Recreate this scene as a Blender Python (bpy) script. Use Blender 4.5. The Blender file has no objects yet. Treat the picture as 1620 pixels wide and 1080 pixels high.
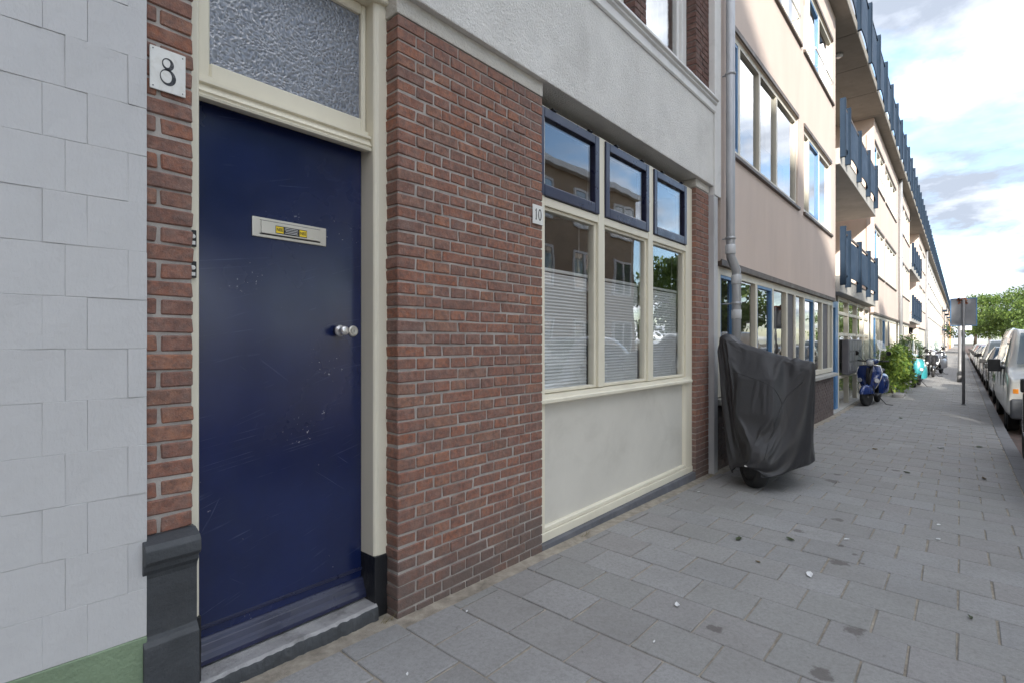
import bpy, bmesh, math, random
from mathutils import Vector, Matrix, noise
R = math.radians
rnd = random.Random(11)
C = bpy.context.scene.collection
SC = bpy.context.scene

# ------------------------------------------------------------------ camera
cam_d = bpy.data.cameras.new('camera'); cam = bpy.data.objects.new('camera', cam_d); C.objects.link(cam)
cam_d.sensor_width = 36.0; cam_d.lens = 817.0 / 1620.0 * 36.0
cam_d.clip_start = 0.05; cam_d.clip_end = 2000.0; cam_d.shift_y = 0.0006
CAM_H = 1.3
VIEW_A = math.atan2(710.0, 817.0)                       # angle between the view and the street
cam.location = (0, 0, CAM_H)
cam.rotation_euler = (R(90), 0, VIEW_A - R(90))
SC.camera = cam

# ------------------------------------------------------------------ sky and sun
SUN_T = Vector((1.0, 0.5, -0.45)).normalized()         # the way the sunlight travels
to_sun = -SUN_T
w = bpy.data.worlds.new('World'); SC.world = w; w.use_nodes = True
nt = w.node_tree; nt.nodes.clear()
def wn(t, **k):
    n = nt.nodes.new(t)
    for a, b in k.items(): setattr(n, a, b)
    return n
sky = wn('ShaderNodeTexSky', sky_type='NISHITA', sun_disc=False)
sky.sun_elevation = math.asin(to_sun.z); sky.sun_rotation = math.atan2(to_sun.x, to_sun.y)
sky.air_density = 1.0; sky.dust_density = 1.0; sky.ozone_density = 2.0
tc = wn('ShaderNodeTexCoord'); sep = wn('ShaderNodeSeparateXYZ'); nt.links.new(tc.outputs['Generated'], sep.inputs[0])
zz = wn('ShaderNodeMath', operation='MAXIMUM'); nt.links.new(sep.outputs['Z'], zz.inputs[0]); zz.inputs[1].default_value = 0.0
za = wn('ShaderNodeMath', operation='ADD'); nt.links.new(zz.outputs[0], za.inputs[0]); za.inputs[1].default_value = 0.16
dx = wn('ShaderNodeMath', operation='DIVIDE'); nt.links.new(sep.outputs['X'], dx.inputs[0]); nt.links.new(za.outputs[0], dx.inputs[1])
dy = wn('ShaderNodeMath', operation='DIVIDE'); nt.links.new(sep.outputs['Y'], dy.inputs[0]); nt.links.new(za.outputs[0], dy.inputs[1])
cmb = wn('ShaderNodeCombineXYZ'); nt.links.new(dx.outputs[0], cmb.inputs[0]); nt.links.new(dy.outputs[0], cmb.inputs[1])
cmb.inputs[2].default_value = 13.7
cl = wn('ShaderNodeTexNoise'); cl.inputs['Scale'].default_value = 1.15; cl.inputs['Detail'].default_value = 9; cl.inputs['Roughness'].default_value = 0.58; cl.inputs['Distortion'].default_value = 0.25
nt.links.new(cmb.outputs[0], cl.inputs['Vector'])
clr = wn('ShaderNodeValToRGB'); clr.color_ramp.elements[0].position = 0.42; clr.color_ramp.elements[1].position = 0.56
nt.links.new(cl.outputs['Fac'], clr.inputs[0])
mp = wn('ShaderNodeMapping'); mp.inputs['Location'].default_value = (1.21, 0.12, 0.4); nt.links.new(cmb.outputs[0], mp.inputs[0])
c2 = wn('ShaderNodeTexNoise'); c2.inputs['Scale'].default_value = 1.5; c2.inputs['Detail'].default_value = 7; c2.inputs['Roughness'].default_value = 0.55
nt.links.new(mp.outputs[0], c2.inputs['Vector'])
ccol = wn('ShaderNodeValToRGB'); e = ccol.color_ramp.elements
e[0].position = 0.40; e[0].color = (0.15, 0.17, 0.205, 1); e[1].position = 0.66; e[1].color = (1.0, 1.0, 1.0, 1); e.new(0.53).color = (0.36, 0.385, 0.43, 1)
nt.links.new(c2.outputs['Fac'], ccol.inputs[0])
cbr = wn('ShaderNodeVectorMath', operation='SCALE'); nt.links.new(ccol.outputs[0], cbr.inputs[0]); cbr.inputs['Scale'].default_value = 11.0
mx = wn('ShaderNodeMix', data_type='RGBA'); nt.links.new(clr.outputs[0], mx.inputs['Factor']); nt.links.new(sky.outputs[0], mx.inputs[6]); nt.links.new(cbr.outputs[0], mx.inputs[7])
bg = wn('ShaderNodeBackground'); bg.inputs['Strength'].default_value = 0.085; nt.links.new(mx.outputs[2], bg.inputs['Color'])
wo = wn('ShaderNodeOutputWorld'); nt.links.new(bg.outputs[0], wo.inputs[0])
sd = bpy.data.lights.new('sun', 'SUN'); sd.energy = 2.0; sd.angle = R(1.2); sd.color = (1.0, 0.95, 0.86)
so = bpy.data.objects.new('sun', sd); C.objects.link(so); so.rotation_euler = SUN_T.to_track_quat('-Z', 'Y').to_euler(); so.location = (-20, -22, 30)
SC.view_settings.view_transform = 'Standard'; SC.view_settings.look = 'None'; SC.view_settings.gamma = 1.0
SC.view_settings.exposure = 2.15
SC.view_settings.use_curve_mapping = False
SC.render.engine = 'CYCLES'; SC.cycles.use_denoising = True
SC.cycles.max_bounces = 8; SC.cycles.transparent_max_bounces = 16; SC.cycles.caustics_reflective = False; SC.cycles.caustics_refractive = False

# ------------------------------------------------------------------ helpers
class MB:
    """collects shapes, builds ONE mesh object"""
    def __init__(s): s.v = []; s.f = []; s.sm = []
    def add(s, vs, fs, smooth=False):
        o = len(s.v); s.v += [tuple(p) for p in vs]; s.f += [tuple(i + o for i in f) for f in fs]; s.sm += [smooth] * len(fs); return s
    def box(s, x0, x1, y0, y1, z0, z1, M=None):
        vs = [Vector((x, y, z)) for z in (z0, z1) for y in (y0, y1) for x in (x0, x1)]
        if M is not None: vs = [M @ p for p in vs]
        return s.add(vs, [(0, 2, 3, 1), (4, 5, 7, 6), (0, 1, 5, 4), (2, 6, 7, 3), (0, 4, 6, 2), (1, 3, 7, 5)])
    def prism(s, poly, a0, a1, axis='x', M=None, smooth=False):
        """poly = [(p,q)] ; axis x -> (a,p,q), y -> (p,a,q), z -> (p,q,a)"""
        def pt(a, p, q):
            return Vector((a, p, q)) if axis == 'x' else Vector((p, a, q)) if axis == 'y' else Vector((p, q, a))
        n = len(poly); vs = [pt(a0, *p) for p in poly] + [pt(a1, *p) for p in poly]
        if M is not None: vs = [M @ p for p in vs]
        fs = [tuple(range(n - 1, -1, -1)), tuple(range(n, 2 * n))]
        s.add(vs, fs); o = len(s.v) - 2 * n
        s.f += [(o + i, o + (i + 1) % n, o + n + (i + 1) % n, o + n + i) for i in range(n)]; s.sm += [smooth] * n
        return s
    def tube(s, path, r, seg=10, caps=True, smooth=True):
        path = [Vector(p) for p in path]; rs = r if isinstance(r, (list, tuple)) else [r] * len(path)
        o = len(s.v); u = None
        for i, p in enumerate(path):
            t = (path[min(i + 1, len(path) - 1)] - path[max(i - 1, 0)]).normalized()
            if u is None:
                u = t.cross(Vector((0, 0, 1)));
                if u.length < 1e-3: u = t.cross(Vector((1, 0, 0)))
            u = (u - t * u.dot(t)).normalized(); v = t.cross(u)
            for k in range(seg):
                a = 2 * math.pi * k / seg; s.v.append(tuple(p + (u * math.cos(a) + v * math.sin(a)) * rs[i]))
        for i in range(len(path) - 1):
            for k in range(seg):
                a = o + i * seg + k; b = o + i * seg + (k + 1) % seg
                s.f.append((a, b, b + seg, a + seg)); s.sm.append(smooth)
        if caps:
            s.f.append(tuple(o + k for k in range(seg - 1, -1, -1))); s.sm.append(False)
            e_ = o + (len(path) - 1) * seg; s.f.append(tuple(e_ + k for k in range(seg))); s.sm.append(False)
        return s
    def lathe(s, prof, c, ax, seg=20, smooth=True):
        """prof = [(r,h)] about axis ax through c"""
        ax = Vector(ax).normalized(); c = Vector(c); u = ax.cross(Vector((0, 0, 1)))
        if u.length < 1e-3: u = ax.cross(Vector((1, 0, 0)))
        u.normalize(); v = ax.cross(u); o = len(s.v); n = len(prof)
        for (r, h) in prof:
            for k in range(seg):
                a = 2 * math.pi * k / seg; s.v.append(tuple(c + ax * h + (u * math.cos(a) + v * math.sin(a)) * r))
        for i in range(n - 1):
            for k in range(seg):
                a = o + i * seg + k; b = o + i * seg + (k + 1) % seg
                s.f.append((a, b, b + seg, a + seg)); s.sm.append(smooth)
        s.f.append(tuple(o + k for k in range(seg - 1, -1, -1))); s.sm.append(False)
        s.f.append(tuple(o + (n - 1) * seg + k for k in range(seg))); s.sm.append(False)
        return s
    def grid(s, rows, closed=False, smooth=True):
        o = len(s.v); n = len(rows[0])
        for r in rows: s.v += [tuple(p) for p in r]
        for i in range(len(rows) - 1):
            for k in range(n if closed else n - 1):
                a = o + i * n + k; b = o + i * n + (k + 1) % n
                s.f.append((a, b, b + n, a + n)); s.sm.append(smooth)
        return s
    def mesh(s, name, mat=None, bevel=0, seg=1, fixn=True):
        me = bpy.data.meshes.new(name); me.from_pydata(s.v, [], s.f); me.update()
        me.polygons.foreach_set('use_smooth', s.sm)
        if bevel or fixn:
            bm = bmesh.new(); bm.from_mesh(me)
            if fixn: bmesh.ops.recalc_face_normals(bm, faces=bm.faces)
            if bevel:
                es = [e_ for e_ in bm.edges if len(e_.link_faces) == 2 and e_.calc_face_angle(0) > 0.6]
                bmesh.ops.bevel(bm, geom=es, offset=bevel, segments=seg, profile=0.6, affect='EDGES', clamp_overlap=True)
            bm.to_mesh(me); bm.free()
        if mat: me.materials.append(mat)
        return me
    def build(s, name, mat, parent=None, bevel=0, seg=1, fixn=True):
        return link(name, s.mesh(name, mat, bevel, seg, fixn), parent)
def link(name, me, parent=None, loc=None):
    o = bpy.data.objects.new(name, me); C.objects.link(o)
    if loc is not None: o.location = loc
    if parent is not None:
        o.parent = parent
        if parent.type == 'EMPTY' and parent.get('_w'): o.matrix_parent_inverse = Matrix.Translation(-Vector(parent.location))
    return o
def tag(o, label=None, cat=None, group=None, kind=None):
    if label: o['label'] = label
    if cat: o['category'] = cat
    if group: o['group'] = group
    if kind: o['kind'] = kind
    return o
def thing(name, label, cat, loc=(0, 0, 0), rz=0, group=None, world=False):
    """an Empty at the thing's base; world=True: its parts are built in world coordinates"""
    o = bpy.data.objects.new(name, None); C.objects.link(o); o.location = loc; o.rotation_euler = (0, 0, rz); o.empty_display_size = 0.1
    if world: o['_w'] = 1
    return tag(o, label, cat, group)
def copy_tree(o, parent=None):
    c = o.copy(); C.objects.link(c)
    if parent is not None: c.parent = parent
    for ch in list(o.children): copy_tree(ch, c)
    return c
def ease(a, b, t): t = max(0, min(1, (t - a) / (b - a))); return t * t * (3 - 2 * t)
def zg(x, y):
    """height of the pavement: it falls gently away along the street and towards the kerb"""
    return 0.018 - 0.018 * max(-3.0, min(x, 12.0)) - 0.015 * (2.02 - max(y, -0.7))

# ------------------------------------------------------------------ materials
def srgb(r, g, b):
    f = lambda c: (c / 255 / 12.92) if c / 255 <= 0.04045 else ((c / 255 + 0.055) / 1.055) ** 2.4
    return (f(r), f(g), f(b))
class NT:
    def __init__(s, name):
        s.m = bpy.data.materials.new(name); s.m.use_nodes = True; s.t = s.m.node_tree; s.t.nodes.clear()
        s.out = s.n('ShaderNodeOutputMaterial'); s.b = s.n('ShaderNodeBsdfPrincipled'); s.l(s.b.outputs[0], s.out.inputs[0])
        s._tc = None
    def n(s, t, **k):
        n = s.t.nodes.new(t)
        for a, b in k.items(): setattr(n, a, b)
        return n
    def l(s, a, b): s.t.links.new(a, b)
    def co(s, kind='Object', scale=None, loc=None):
        if s._tc is None: s._tc = s.n('ShaderNodeTexCoord')
        o = s._tc.outputs[kind]
        if scale or loc:
            m = s.n('ShaderNodeMapping'); m.inputs['Scale'].default_value = scale or (1, 1, 1); m.inputs['Location'].default_value = loc or (0, 0, 0); s.l(o, m.inputs[0]); o = m.outputs[0]
        return o
    def pos(s, scale=None, loc=None):
        o = s.n('ShaderNodeNewGeometry').outputs['Position']
        if scale or loc:
            m = s.n('ShaderNodeMapping'); m.inputs['Scale'].default_value = scale or (1, 1, 1); m.inputs['Location'].default_value = loc or (0, 0, 0); s.l(o, m.inputs[0]); o = m.outputs[0]
        return o
    def noise(s, vec, scale, detail=4, rough=0.5, dist=0):
        n = s.n('ShaderNodeTexNoise'); n.inputs['Scale'].default_value = scale; n.inputs['Detail'].default_value = detail; n.inputs['Roughness'].default_value = rough; n.inputs['Distortion'].default_value = dist
        s.l(vec, n.inputs['Vector']); return n.outputs['Fac']
    def ramp(s, f, *st):
        r = s.n('ShaderNodeValToRGB'); el = r.color_ramp.elements
        while len(el) < len(st): el.new(0.5)
        for e_, (p, c) in zip(el, st):
            e_.position = p; e_.color = tuple(c) + (1,) if isinstance(c, (tuple, list)) else (c, c, c, 1)
        s.l(f, r.inputs[0]); return r.outputs[0]
    def mix(s, f, a, b, mode='MIX'):
        m = s.n('ShaderNodeMix', data_type='RGBA', blend_type=mode)
        for x, i in ((f, 0), (a, 6), (b, 7)):
            if isinstance(x, (int, float)): m.inputs[i].default_value = x if i == 0 else (x, x, x, 1)
            elif isinstance(x, (tuple, list)): m.inputs[i].default_value = tuple(x) + (1,)
            else: s.l(x, m.inputs[i])
        return m.outputs[2]
    def math(s, op, a, b=0.0, clamp=False):
        m = s.n('ShaderNodeMath', operation=op, use_clamp=clamp)
        for x, i in ((a, 0), (b, 1)):
            if isinstance(x, (int, float)): m.inputs[i].default_value = x
            else: s.l(x, m.inputs[i])
        return m.outputs[0]
    def bump(s, h, strength=0.3, dist=0.01, prev=None):
        b = s.n('ShaderNodeBump'); b.inputs['Strength'].default_value = strength; b.inputs['Distance'].default_value = dist; s.l(h, b.inputs['Height'])
        if prev is not None: s.l(prev, b.inputs['Normal'])
        s.l(b.outputs[0], s.b.inputs['Normal']); return b.outputs[0]
    def set(s, col=None, rough=None, metal=None, spec=None, coat=None, **k):
        for v, nme in ((col, 'Base Color'), (rough, 'Roughness'), (metal, 'Metallic'), (spec, 'Specular IOR Level'), (coat, 'Coat Weight')):
            if v is None: continue
            if isinstance(v, (int, float)): s.b.inputs[nme].default_value = v
            elif isinstance(v, (tuple, list)): s.b.inputs[nme].default_value = tuple(v) + (1,)
            else: s.l(v, s.b.inputs[nme])
        return s
def scol(c, k): return tuple(min(1, x * k) for x in c)
MAT = {}
def pm(name, col, rough=0.6, var=0.12, vs=4.0, bump=0.0, bs=60.0, bd=0.004, metal=0.0, spec=0.5, coat=0.0, dirt=0.0, dcol=(0.06, 0.055, 0.05), ds=3.0, stretch=None, rvar=0.1, island=0.0):
    """general painted / cast / rendered surface: tone variation, dirt with a shape of its own, fine relief"""
    t = NT(name); v = t.co('Object', stretch)
    c = t.mix(t.ramp(t.noise(v, vs, 6, 0.6), (0.3, 0.0), (0.7, 1.0)), scol(col, 1 - var), scol(col, 1 + var))
    if island:
        g = t.n('ShaderNodeObjectInfo').outputs['Random']; c = t.mix(t.math('MULTIPLY', g, island), c, scol(col, 0.5))
    if dirt:
        d = t.ramp(t.noise(v, ds, 8, 0.7, 0.6), (0.52, 0.0), (0.75, 1.0)); c = t.mix(t.math('MULTIPLY', d, dirt), c, dcol)
    t.set(c, None, metal, spec, coat)
    rr = t.noise(v, vs * 2.3, 5, 0.6); t.l(t.ramp(rr, (0.3, max(0, rough - rvar)), (0.7, min(1, rough + rvar))), t.b.inputs['Roughness'])
    if bump: t.bump(t.noise(v, bs, 6, 0.6), bump, bd)
    MAT[name] = t.m; return t.m

def make_brick(name, cols, grime=True):
    t = NT(name); oi = t.n('ShaderNodeObjectInfo').outputs['Random']; ri = t.n('ShaderNodeNewGeometry').outputs['Random Per Island']
    k = t.math('FRACT', t.math('ADD', oi, t.math('MULTIPLY', ri, 7.31)))
    base = t.ramp(k, *[(i / (len(cols) - 1), c) for i, c in enumerate(cols)])
    p = t.pos(); n1 = t.noise(p, 38, 6, 0.65); n2 = t.noise(p, 7, 5, 0.6, 0.4); n3 = t.noise(p, 160, 4, 0.7)
    c = t.mix(t.ramp(n1, (0.36, 0.0), (0.66, 0.75)), base, (0.115, 0.08, 0.075))
    c = t.mix(t.ramp(n2, (0.5, 0.0), (0.8, 0.4)), c, (0.22, 0.17, 0.15))
    c = t.mix(t.ramp(n3, (0.58, 0.0), (0.76, 0.6)), c, (0.40, 0.34, 0.30))
    c = t.mix(t.ramp(t.noise(p, 17, 5, 0.7, 0.6), (0.45, 0.0), (0.75, 0.45)), c, (0.34, 0.24, 0.205))
    if grime:                                            # grey splash dirt on the lowest courses, ragged upper edge
        z = t.n('ShaderNodeSeparateXYZ'); t.l(p, z.inputs[0])
        g = t.math('ADD', z.outputs['Z'], t.math('MULTIPLY', t.math('SUBTRACT', t.noise(p, 3.2, 6, 0.65), 0.5), 0.7))
        c = t.mix(t.ramp(g, (0.02, 0.75), (0.42, 0.0)), c, (0.125, 0.108, 0.10))
    t.set(c, 0.82, 0, 0.3)
    b = t.bump(n1, 0.8, 0.010); t.bump(n3, 0.5, 0.004, b)
    MAT[name] = t.m; return t.m
make_brick('brick_red', [(0.28, 0.138, 0.100), (0.335, 0.143, 0.092), (0.245, 0.138, 0.110), (0.375, 0.152, 0.088), (0.30, 0.142, 0.102), (0.265, 0.134, 0.10), (0.31, 0.168, 0.118), (0.40, 0.172, 0.10)])
make_brick('brick_upper', [(0.11, 0.055, 0.042), (0.15, 0.06, 0.042), (0.10, 0.05, 0.042)], False)
make_brick('brick_grey', [(0.10, 0.088, 0.085), (0.13, 0.115, 0.11), (0.085, 0.075, 0.073)], False)
pm('mortar', (0.38, 0.35, 0.325), 0.9, 0.25, 9, 0.6, 140, 0.004, spec=0.2, dirt=0.5, dcol=(0.12, 0.11, 0.10), ds=2.2)
pm('mortar_dark', (0.16, 0.15, 0.14), 0.9, 0.25, 9, 0.6, 140, 0.004, spec=0.2)
# cream joinery paint
pm('cream', (0.76, 0.715, 0.585), 0.42, 0.05, 3, 0.12, 25, 0.002, dirt=0.22, dcol=(0.33, 0.29, 0.22), ds=2.5, stretch=(1, 1, 0.35))
pm('cream_panel', (0.64, 0.615, 0.555), 0.5, 0.06, 2.0, 0.25, 70, 0.002, dirt=0.22, dcol=(0.26, 0.235, 0.19), ds=1.7)
pm('stucco', (0.76, 0.75, 0.72), 0.92, 0.08, 2.5, 0.9, 80, 0.015, spec=0.2, dirt=0.25, dcol=(0.28, 0.26, 0.235), ds=1.4)
pm('stucco_band', (0.60, 0.575, 0.52), 0.92, 0.10, 3, 0.8, 95, 0.010, spec=0.2, dirt=0.3, dcol=(0.22, 0.20, 0.17), ds=3)
pm('white_paint', (0.74, 0.735, 0.72), 0.55, 0.06, 3, 0.2, 50, 0.003, dirt=0.3, dcol=(0.25, 0.24, 0.22), ds=4)
pm('white_tile', (0.555, 0.555, 0.56), 0.40, 0.05, 2, 0.4, 40, 0.006, dirt=0.14, dcol=(0.36, 0.35, 0.33), ds=3.5, stretch=(1.6, 1.6, 0.9))
pm('green_paint', (0.19, 0.26, 0.165), 0.6, 0.12, 4, 0.8, 60, 0.006, dirt=0.2, dcol=(0.08, 0.09, 0.07))
pm('dark_stone', (0.05, 0.055, 0.062), 0.55, 0.25, 6, 0.7, 60, 0.005, dirt=0.35, dcol=(0.10, 0.10, 0.10), ds=9)
pm('black_plinth', (0.012, 0.013, 0.016), 0.42, 0.3, 6, 0.6, 45, 0.006, dirt=0.6, dcol=(0.09, 0.09, 0.09), ds=7, stretch=(1, 1, 0.4))
pm('step_stone', (0.36, 0.355, 0.36), 0.75, 0.25, 9, 0.6, 90, 0.006, dirt=0.7, dcol=(0.07, 0.065, 0.06), ds=10)
pm('blue_stone', (0.12, 0.125, 0.145), 0.7, 0.25, 7, 0.6, 80, 0.006, dirt=0.55, dcol=(0.18, 0.165, 0.145), ds=6)
pm('sash_blue', (0.017, 0.021, 0.055), 0.33, 0.2, 5, 0.15, 40, 0.002, coat=0.2)
pm('pink_render', (0.63, 0.53, 0.47), 0.9, 0.06, 1.2, 0.5, 90, 0.008, spec=0.2, dirt=0.12, dcol=(0.38, 0.31, 0.28), ds=1.3, stretch=(1.4, 1.4, 0.35))
pm('white_render', (0.56,0.55,0.525), 0.9, 0.05, 1.2, 0.4, 60, 0.006, spec=0.2)
pm('orange_render', (0.52, 0.28, 0.12), 0.9, 0.08, 1.2, 0.4, 60, 0.006, spec=0.2)
pm('concrete', (0.27, 0.25, 0.22), 0.85, 0.16, 1.5, 0.5, 30, 0.006, spec=0.25, dirt=0.5, dcol=(0.14, 0.125, 0.10), ds=1.6)
pm('concrete_pale', (0.42, 0.41, 0.385), 0.85, 0.12, 1.5, 0.4, 30, 0.006, spec=0.25, dirt=0.4, dcol=(0.2, 0.19, 0.17), ds=2)
pm('bronze', (0.105, 0.078, 0.062), 0.5, 0.12, 3, 0, spec=0.4)
pm('frame_cream', (0.68, 0.64, 0.54), 0.45, 0.05, 2, 0)
pm('frame_blue', (0.11, 0.25, 0.47), 0.4, 0.1, 2, 0)
pm('frame_grey', (0.12, 0.115, 0.125), 0.55, 0.1, 2, 0)
pm('rail_blue', (0.016, 0.032, 0.058), 0.7, 0.1, 2, 0, spec=0.2)
pm('rail_panel', (0.027, 0.05, 0.088), 0.7, 0.1, 2, 0, spec=0.2)
pm('zinc', (0.40, 0.41, 0.43), 0.5, 0.14, 5, 0.15, 30, 0.002, metal=0.55, dirt=0.45, dcol=(0.2, 0.19, 0.19), ds=4, stretch=(1, 1, 0.3))
pm('zinc_flat', (0.55, 0.56, 0.575), 0.6, 0.16, 5, 0.2, 30, 0.003, metal=0.15, dirt=0.55, dcol=(0.17, 0.165, 0.16), ds=3, stretch=(1, 1, 0.25))
pm('alu', (0.62,0.59,0.53), 0.42, 0.06, 6, 0, metal=0.6)
pm('chrome', (0.75, 0.75, 0.75), 0.14, 0.05, 6, 0, metal=1.0)
pm('black_plastic', (0.013, 0.013, 0.014), 0.42, 0.2, 5, 0)
pm('tyre', (0.017, 0.017, 0.018), 0.75, 0.2, 6, 0.3, 60, 0.003)
pm('plate_white', (0.78, 0.78, 0.75), 0.4, 0.05, 14, 0.2, 60, 0.002, dirt=0.35, dcol=(0.42, 0.38, 0.28), ds=20)
pm('ink', (0.025, 0.027, 0.033), 0.5, 0.3, 40, 0, dirt=0.55, dcol=(0.28, 0.28, 0.29), ds=60)
pm('sticker_yellow', (0.85, 0.62, 0.03), 0.4, 0.05, 10, 0)
pm('sticker_black', (0.02, 0.02, 0.022), 0.4, 0.05, 10, 0)
pm('blind', (0.82, 0.82, 0.83), 0.8, 0.03, 2, 0, spec=0.2)
pm('curtain', (0.55, 0.54, 0.52), 0.9, 0.08, 2, 0.2, 10, 0.01, spec=0.1, stretch=(8, 8, 0.3))
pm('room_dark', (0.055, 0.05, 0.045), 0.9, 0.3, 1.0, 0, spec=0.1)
pm('room_floor', (0.12, 0.09, 0.06), 0.6, 0.2, 2.0, 0)
pm('kerb', (0.22, 0.22, 0.225), 0.85, 0.12, 4, 0.5, 80, 0.004, spec=0.25, dirt=0.3, dcol=(0.10, 0.10, 0.10), ds=4)
pm('metal_grey', (0.20, 0.20, 0.205), 0.5, 0.15, 5, 0.1, 40, 0.002, metal=0.4, dirt=0.3, dcol=(0.1, 0.08, 0.06), ds=6)
pm('sign_back', (0.24, 0.25, 0.27), 0.5, 0.1, 4, 0, metal=0.35, dirt=0.3, dcol=(0.13, 0.12, 0.11), ds=5)
pm('rust', (0.28, 0.10, 0.05), 0.8, 0.3, 12, 0.4, 60, 0.004)
pm('bark', (0.075, 0.058, 0.042), 0.9, 0.3, 8, 0.8, 30, 0.02, stretch=(1, 1, 0.3))
pm('seat_black', (0.018, 0.018, 0.02), 0.55, 0.2, 8, 0.2, 80, 0.003)
pm('lamp_glass', (0.55, 0.56, 0.58), 0.12, 0.1, 9, 0, spec=0.8)
pm('lamp_orange', (0.75, 0.26, 0.03), 0.2, 0.1, 9, 0)
pm('paper', (0.72, 0.72, 0.72), 0.8, 0.05, 30, 0)
pm('dry_leaf', (0.13, 0.085, 0.03), 0.7, 0.4, 30, 0)
pm('green_litter', (0.035, 0.05, 0.012), 0.6, 0.4, 30, 0)
def carpaint(name, col, metal=0.0, rough=0.28): return pm(name, col, rough, 0.04, 2, 0, metal=metal, coat=0.7, rvar=0.04)
carpaint('van_white', (0.52, 0.52, 0.49), 0, 0.35); carpaint('car_silver', (0.34, 0.35, 0.36), 0.5); carpaint('car_black', (0.02, 0.021, 0.023)); carpaint('car_grey', (0.10, 0.105, 0.11), 0.4)
carpaint('car_beige', (0.28, 0.25, 0.20), 0.3); carpaint('car_white', (0.6, 0.6, 0.59)); carpaint('car_red', (0.25, 0.03, 0.02)); carpaint('car_blue', (0.03, 0.05, 0.11), 0.3)
carpaint('scooter_blue', (0.012, 0.035, 0.16), 0.1, 0.16); carpaint('scooter_teal', (0.05, 0.33, 0.36), 0, 0.2); carpaint('scooter_black', (0.02, 0.02, 0.024), 0, 0.2); carpaint('scooter_grey', (0.33, 0.33, 0.35), 0.2, 0.3); carpaint('scooter_purple', (0.10, 0.05, 0.09), 0.2, 0.3)

def glass_mat(name, tint=(0.9, 0.95, 0.94), rough=0.0, ripple=0.0, ior=1.5, floor=0.0, wave=0.0):
    """window pane: mirror reflection by Fresnel over a clear body (double glazing reflects a little more)"""
    t = NT(name); t.t.nodes.remove(t.b)
    tr = t.n('ShaderNodeBsdfTransparent'); tr.inputs[0].default_value = tint + (1,)
    gl = t.n('ShaderNodeBsdfGlossy'); gl.inputs['Roughness'].default_value = rough; gl.inputs['Color'].default_value = (1, 1, 1, 1)
    fr = t.n('ShaderNodeLayerWeight'); fr.inputs[0].default_value = 0.5
    f = t.math('ADD', t.math('MULTIPLY', t.math('POWER', fr.outputs['Facing'], 4.0), 0.93), 0.045 + floor, True)
    mxx = t.n('ShaderNodeMixShader'); t.l(f, mxx.inputs[0]); t.l(tr.outputs[0], mxx.inputs[1]); t.l(gl.outputs[0], mxx.inputs[2]); t.l(mxx.outputs[0], t.out.inputs[0])
    if wave:
        b = t.n('ShaderNodeBump'); b.inputs['Strength'].default_value = wave; b.inputs['Distance'].default_value = 0.02
        t.l(t.noise(t.co(), 1.7, 2, 0.4), b.inputs['Height']); t.l(b.outputs[0], gl.inputs['Normal']); t.l(b.outputs[0], fr.inputs['Normal'])
    MAT[name] = t.m; return t.m
glass_mat('glass', (0.97, 0.98, 0.98), floor=0.08, wave=0.10); glass_mat('glass_far', (0.6, 0.66, 0.66), floor=0.22, wave=0.15); glass_mat('windshield', (0.72, 0.80, 0.80), floor=0.12); glass_mat('car_glass', (0.32, 0.37, 0.37), floor=0.06)
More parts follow.
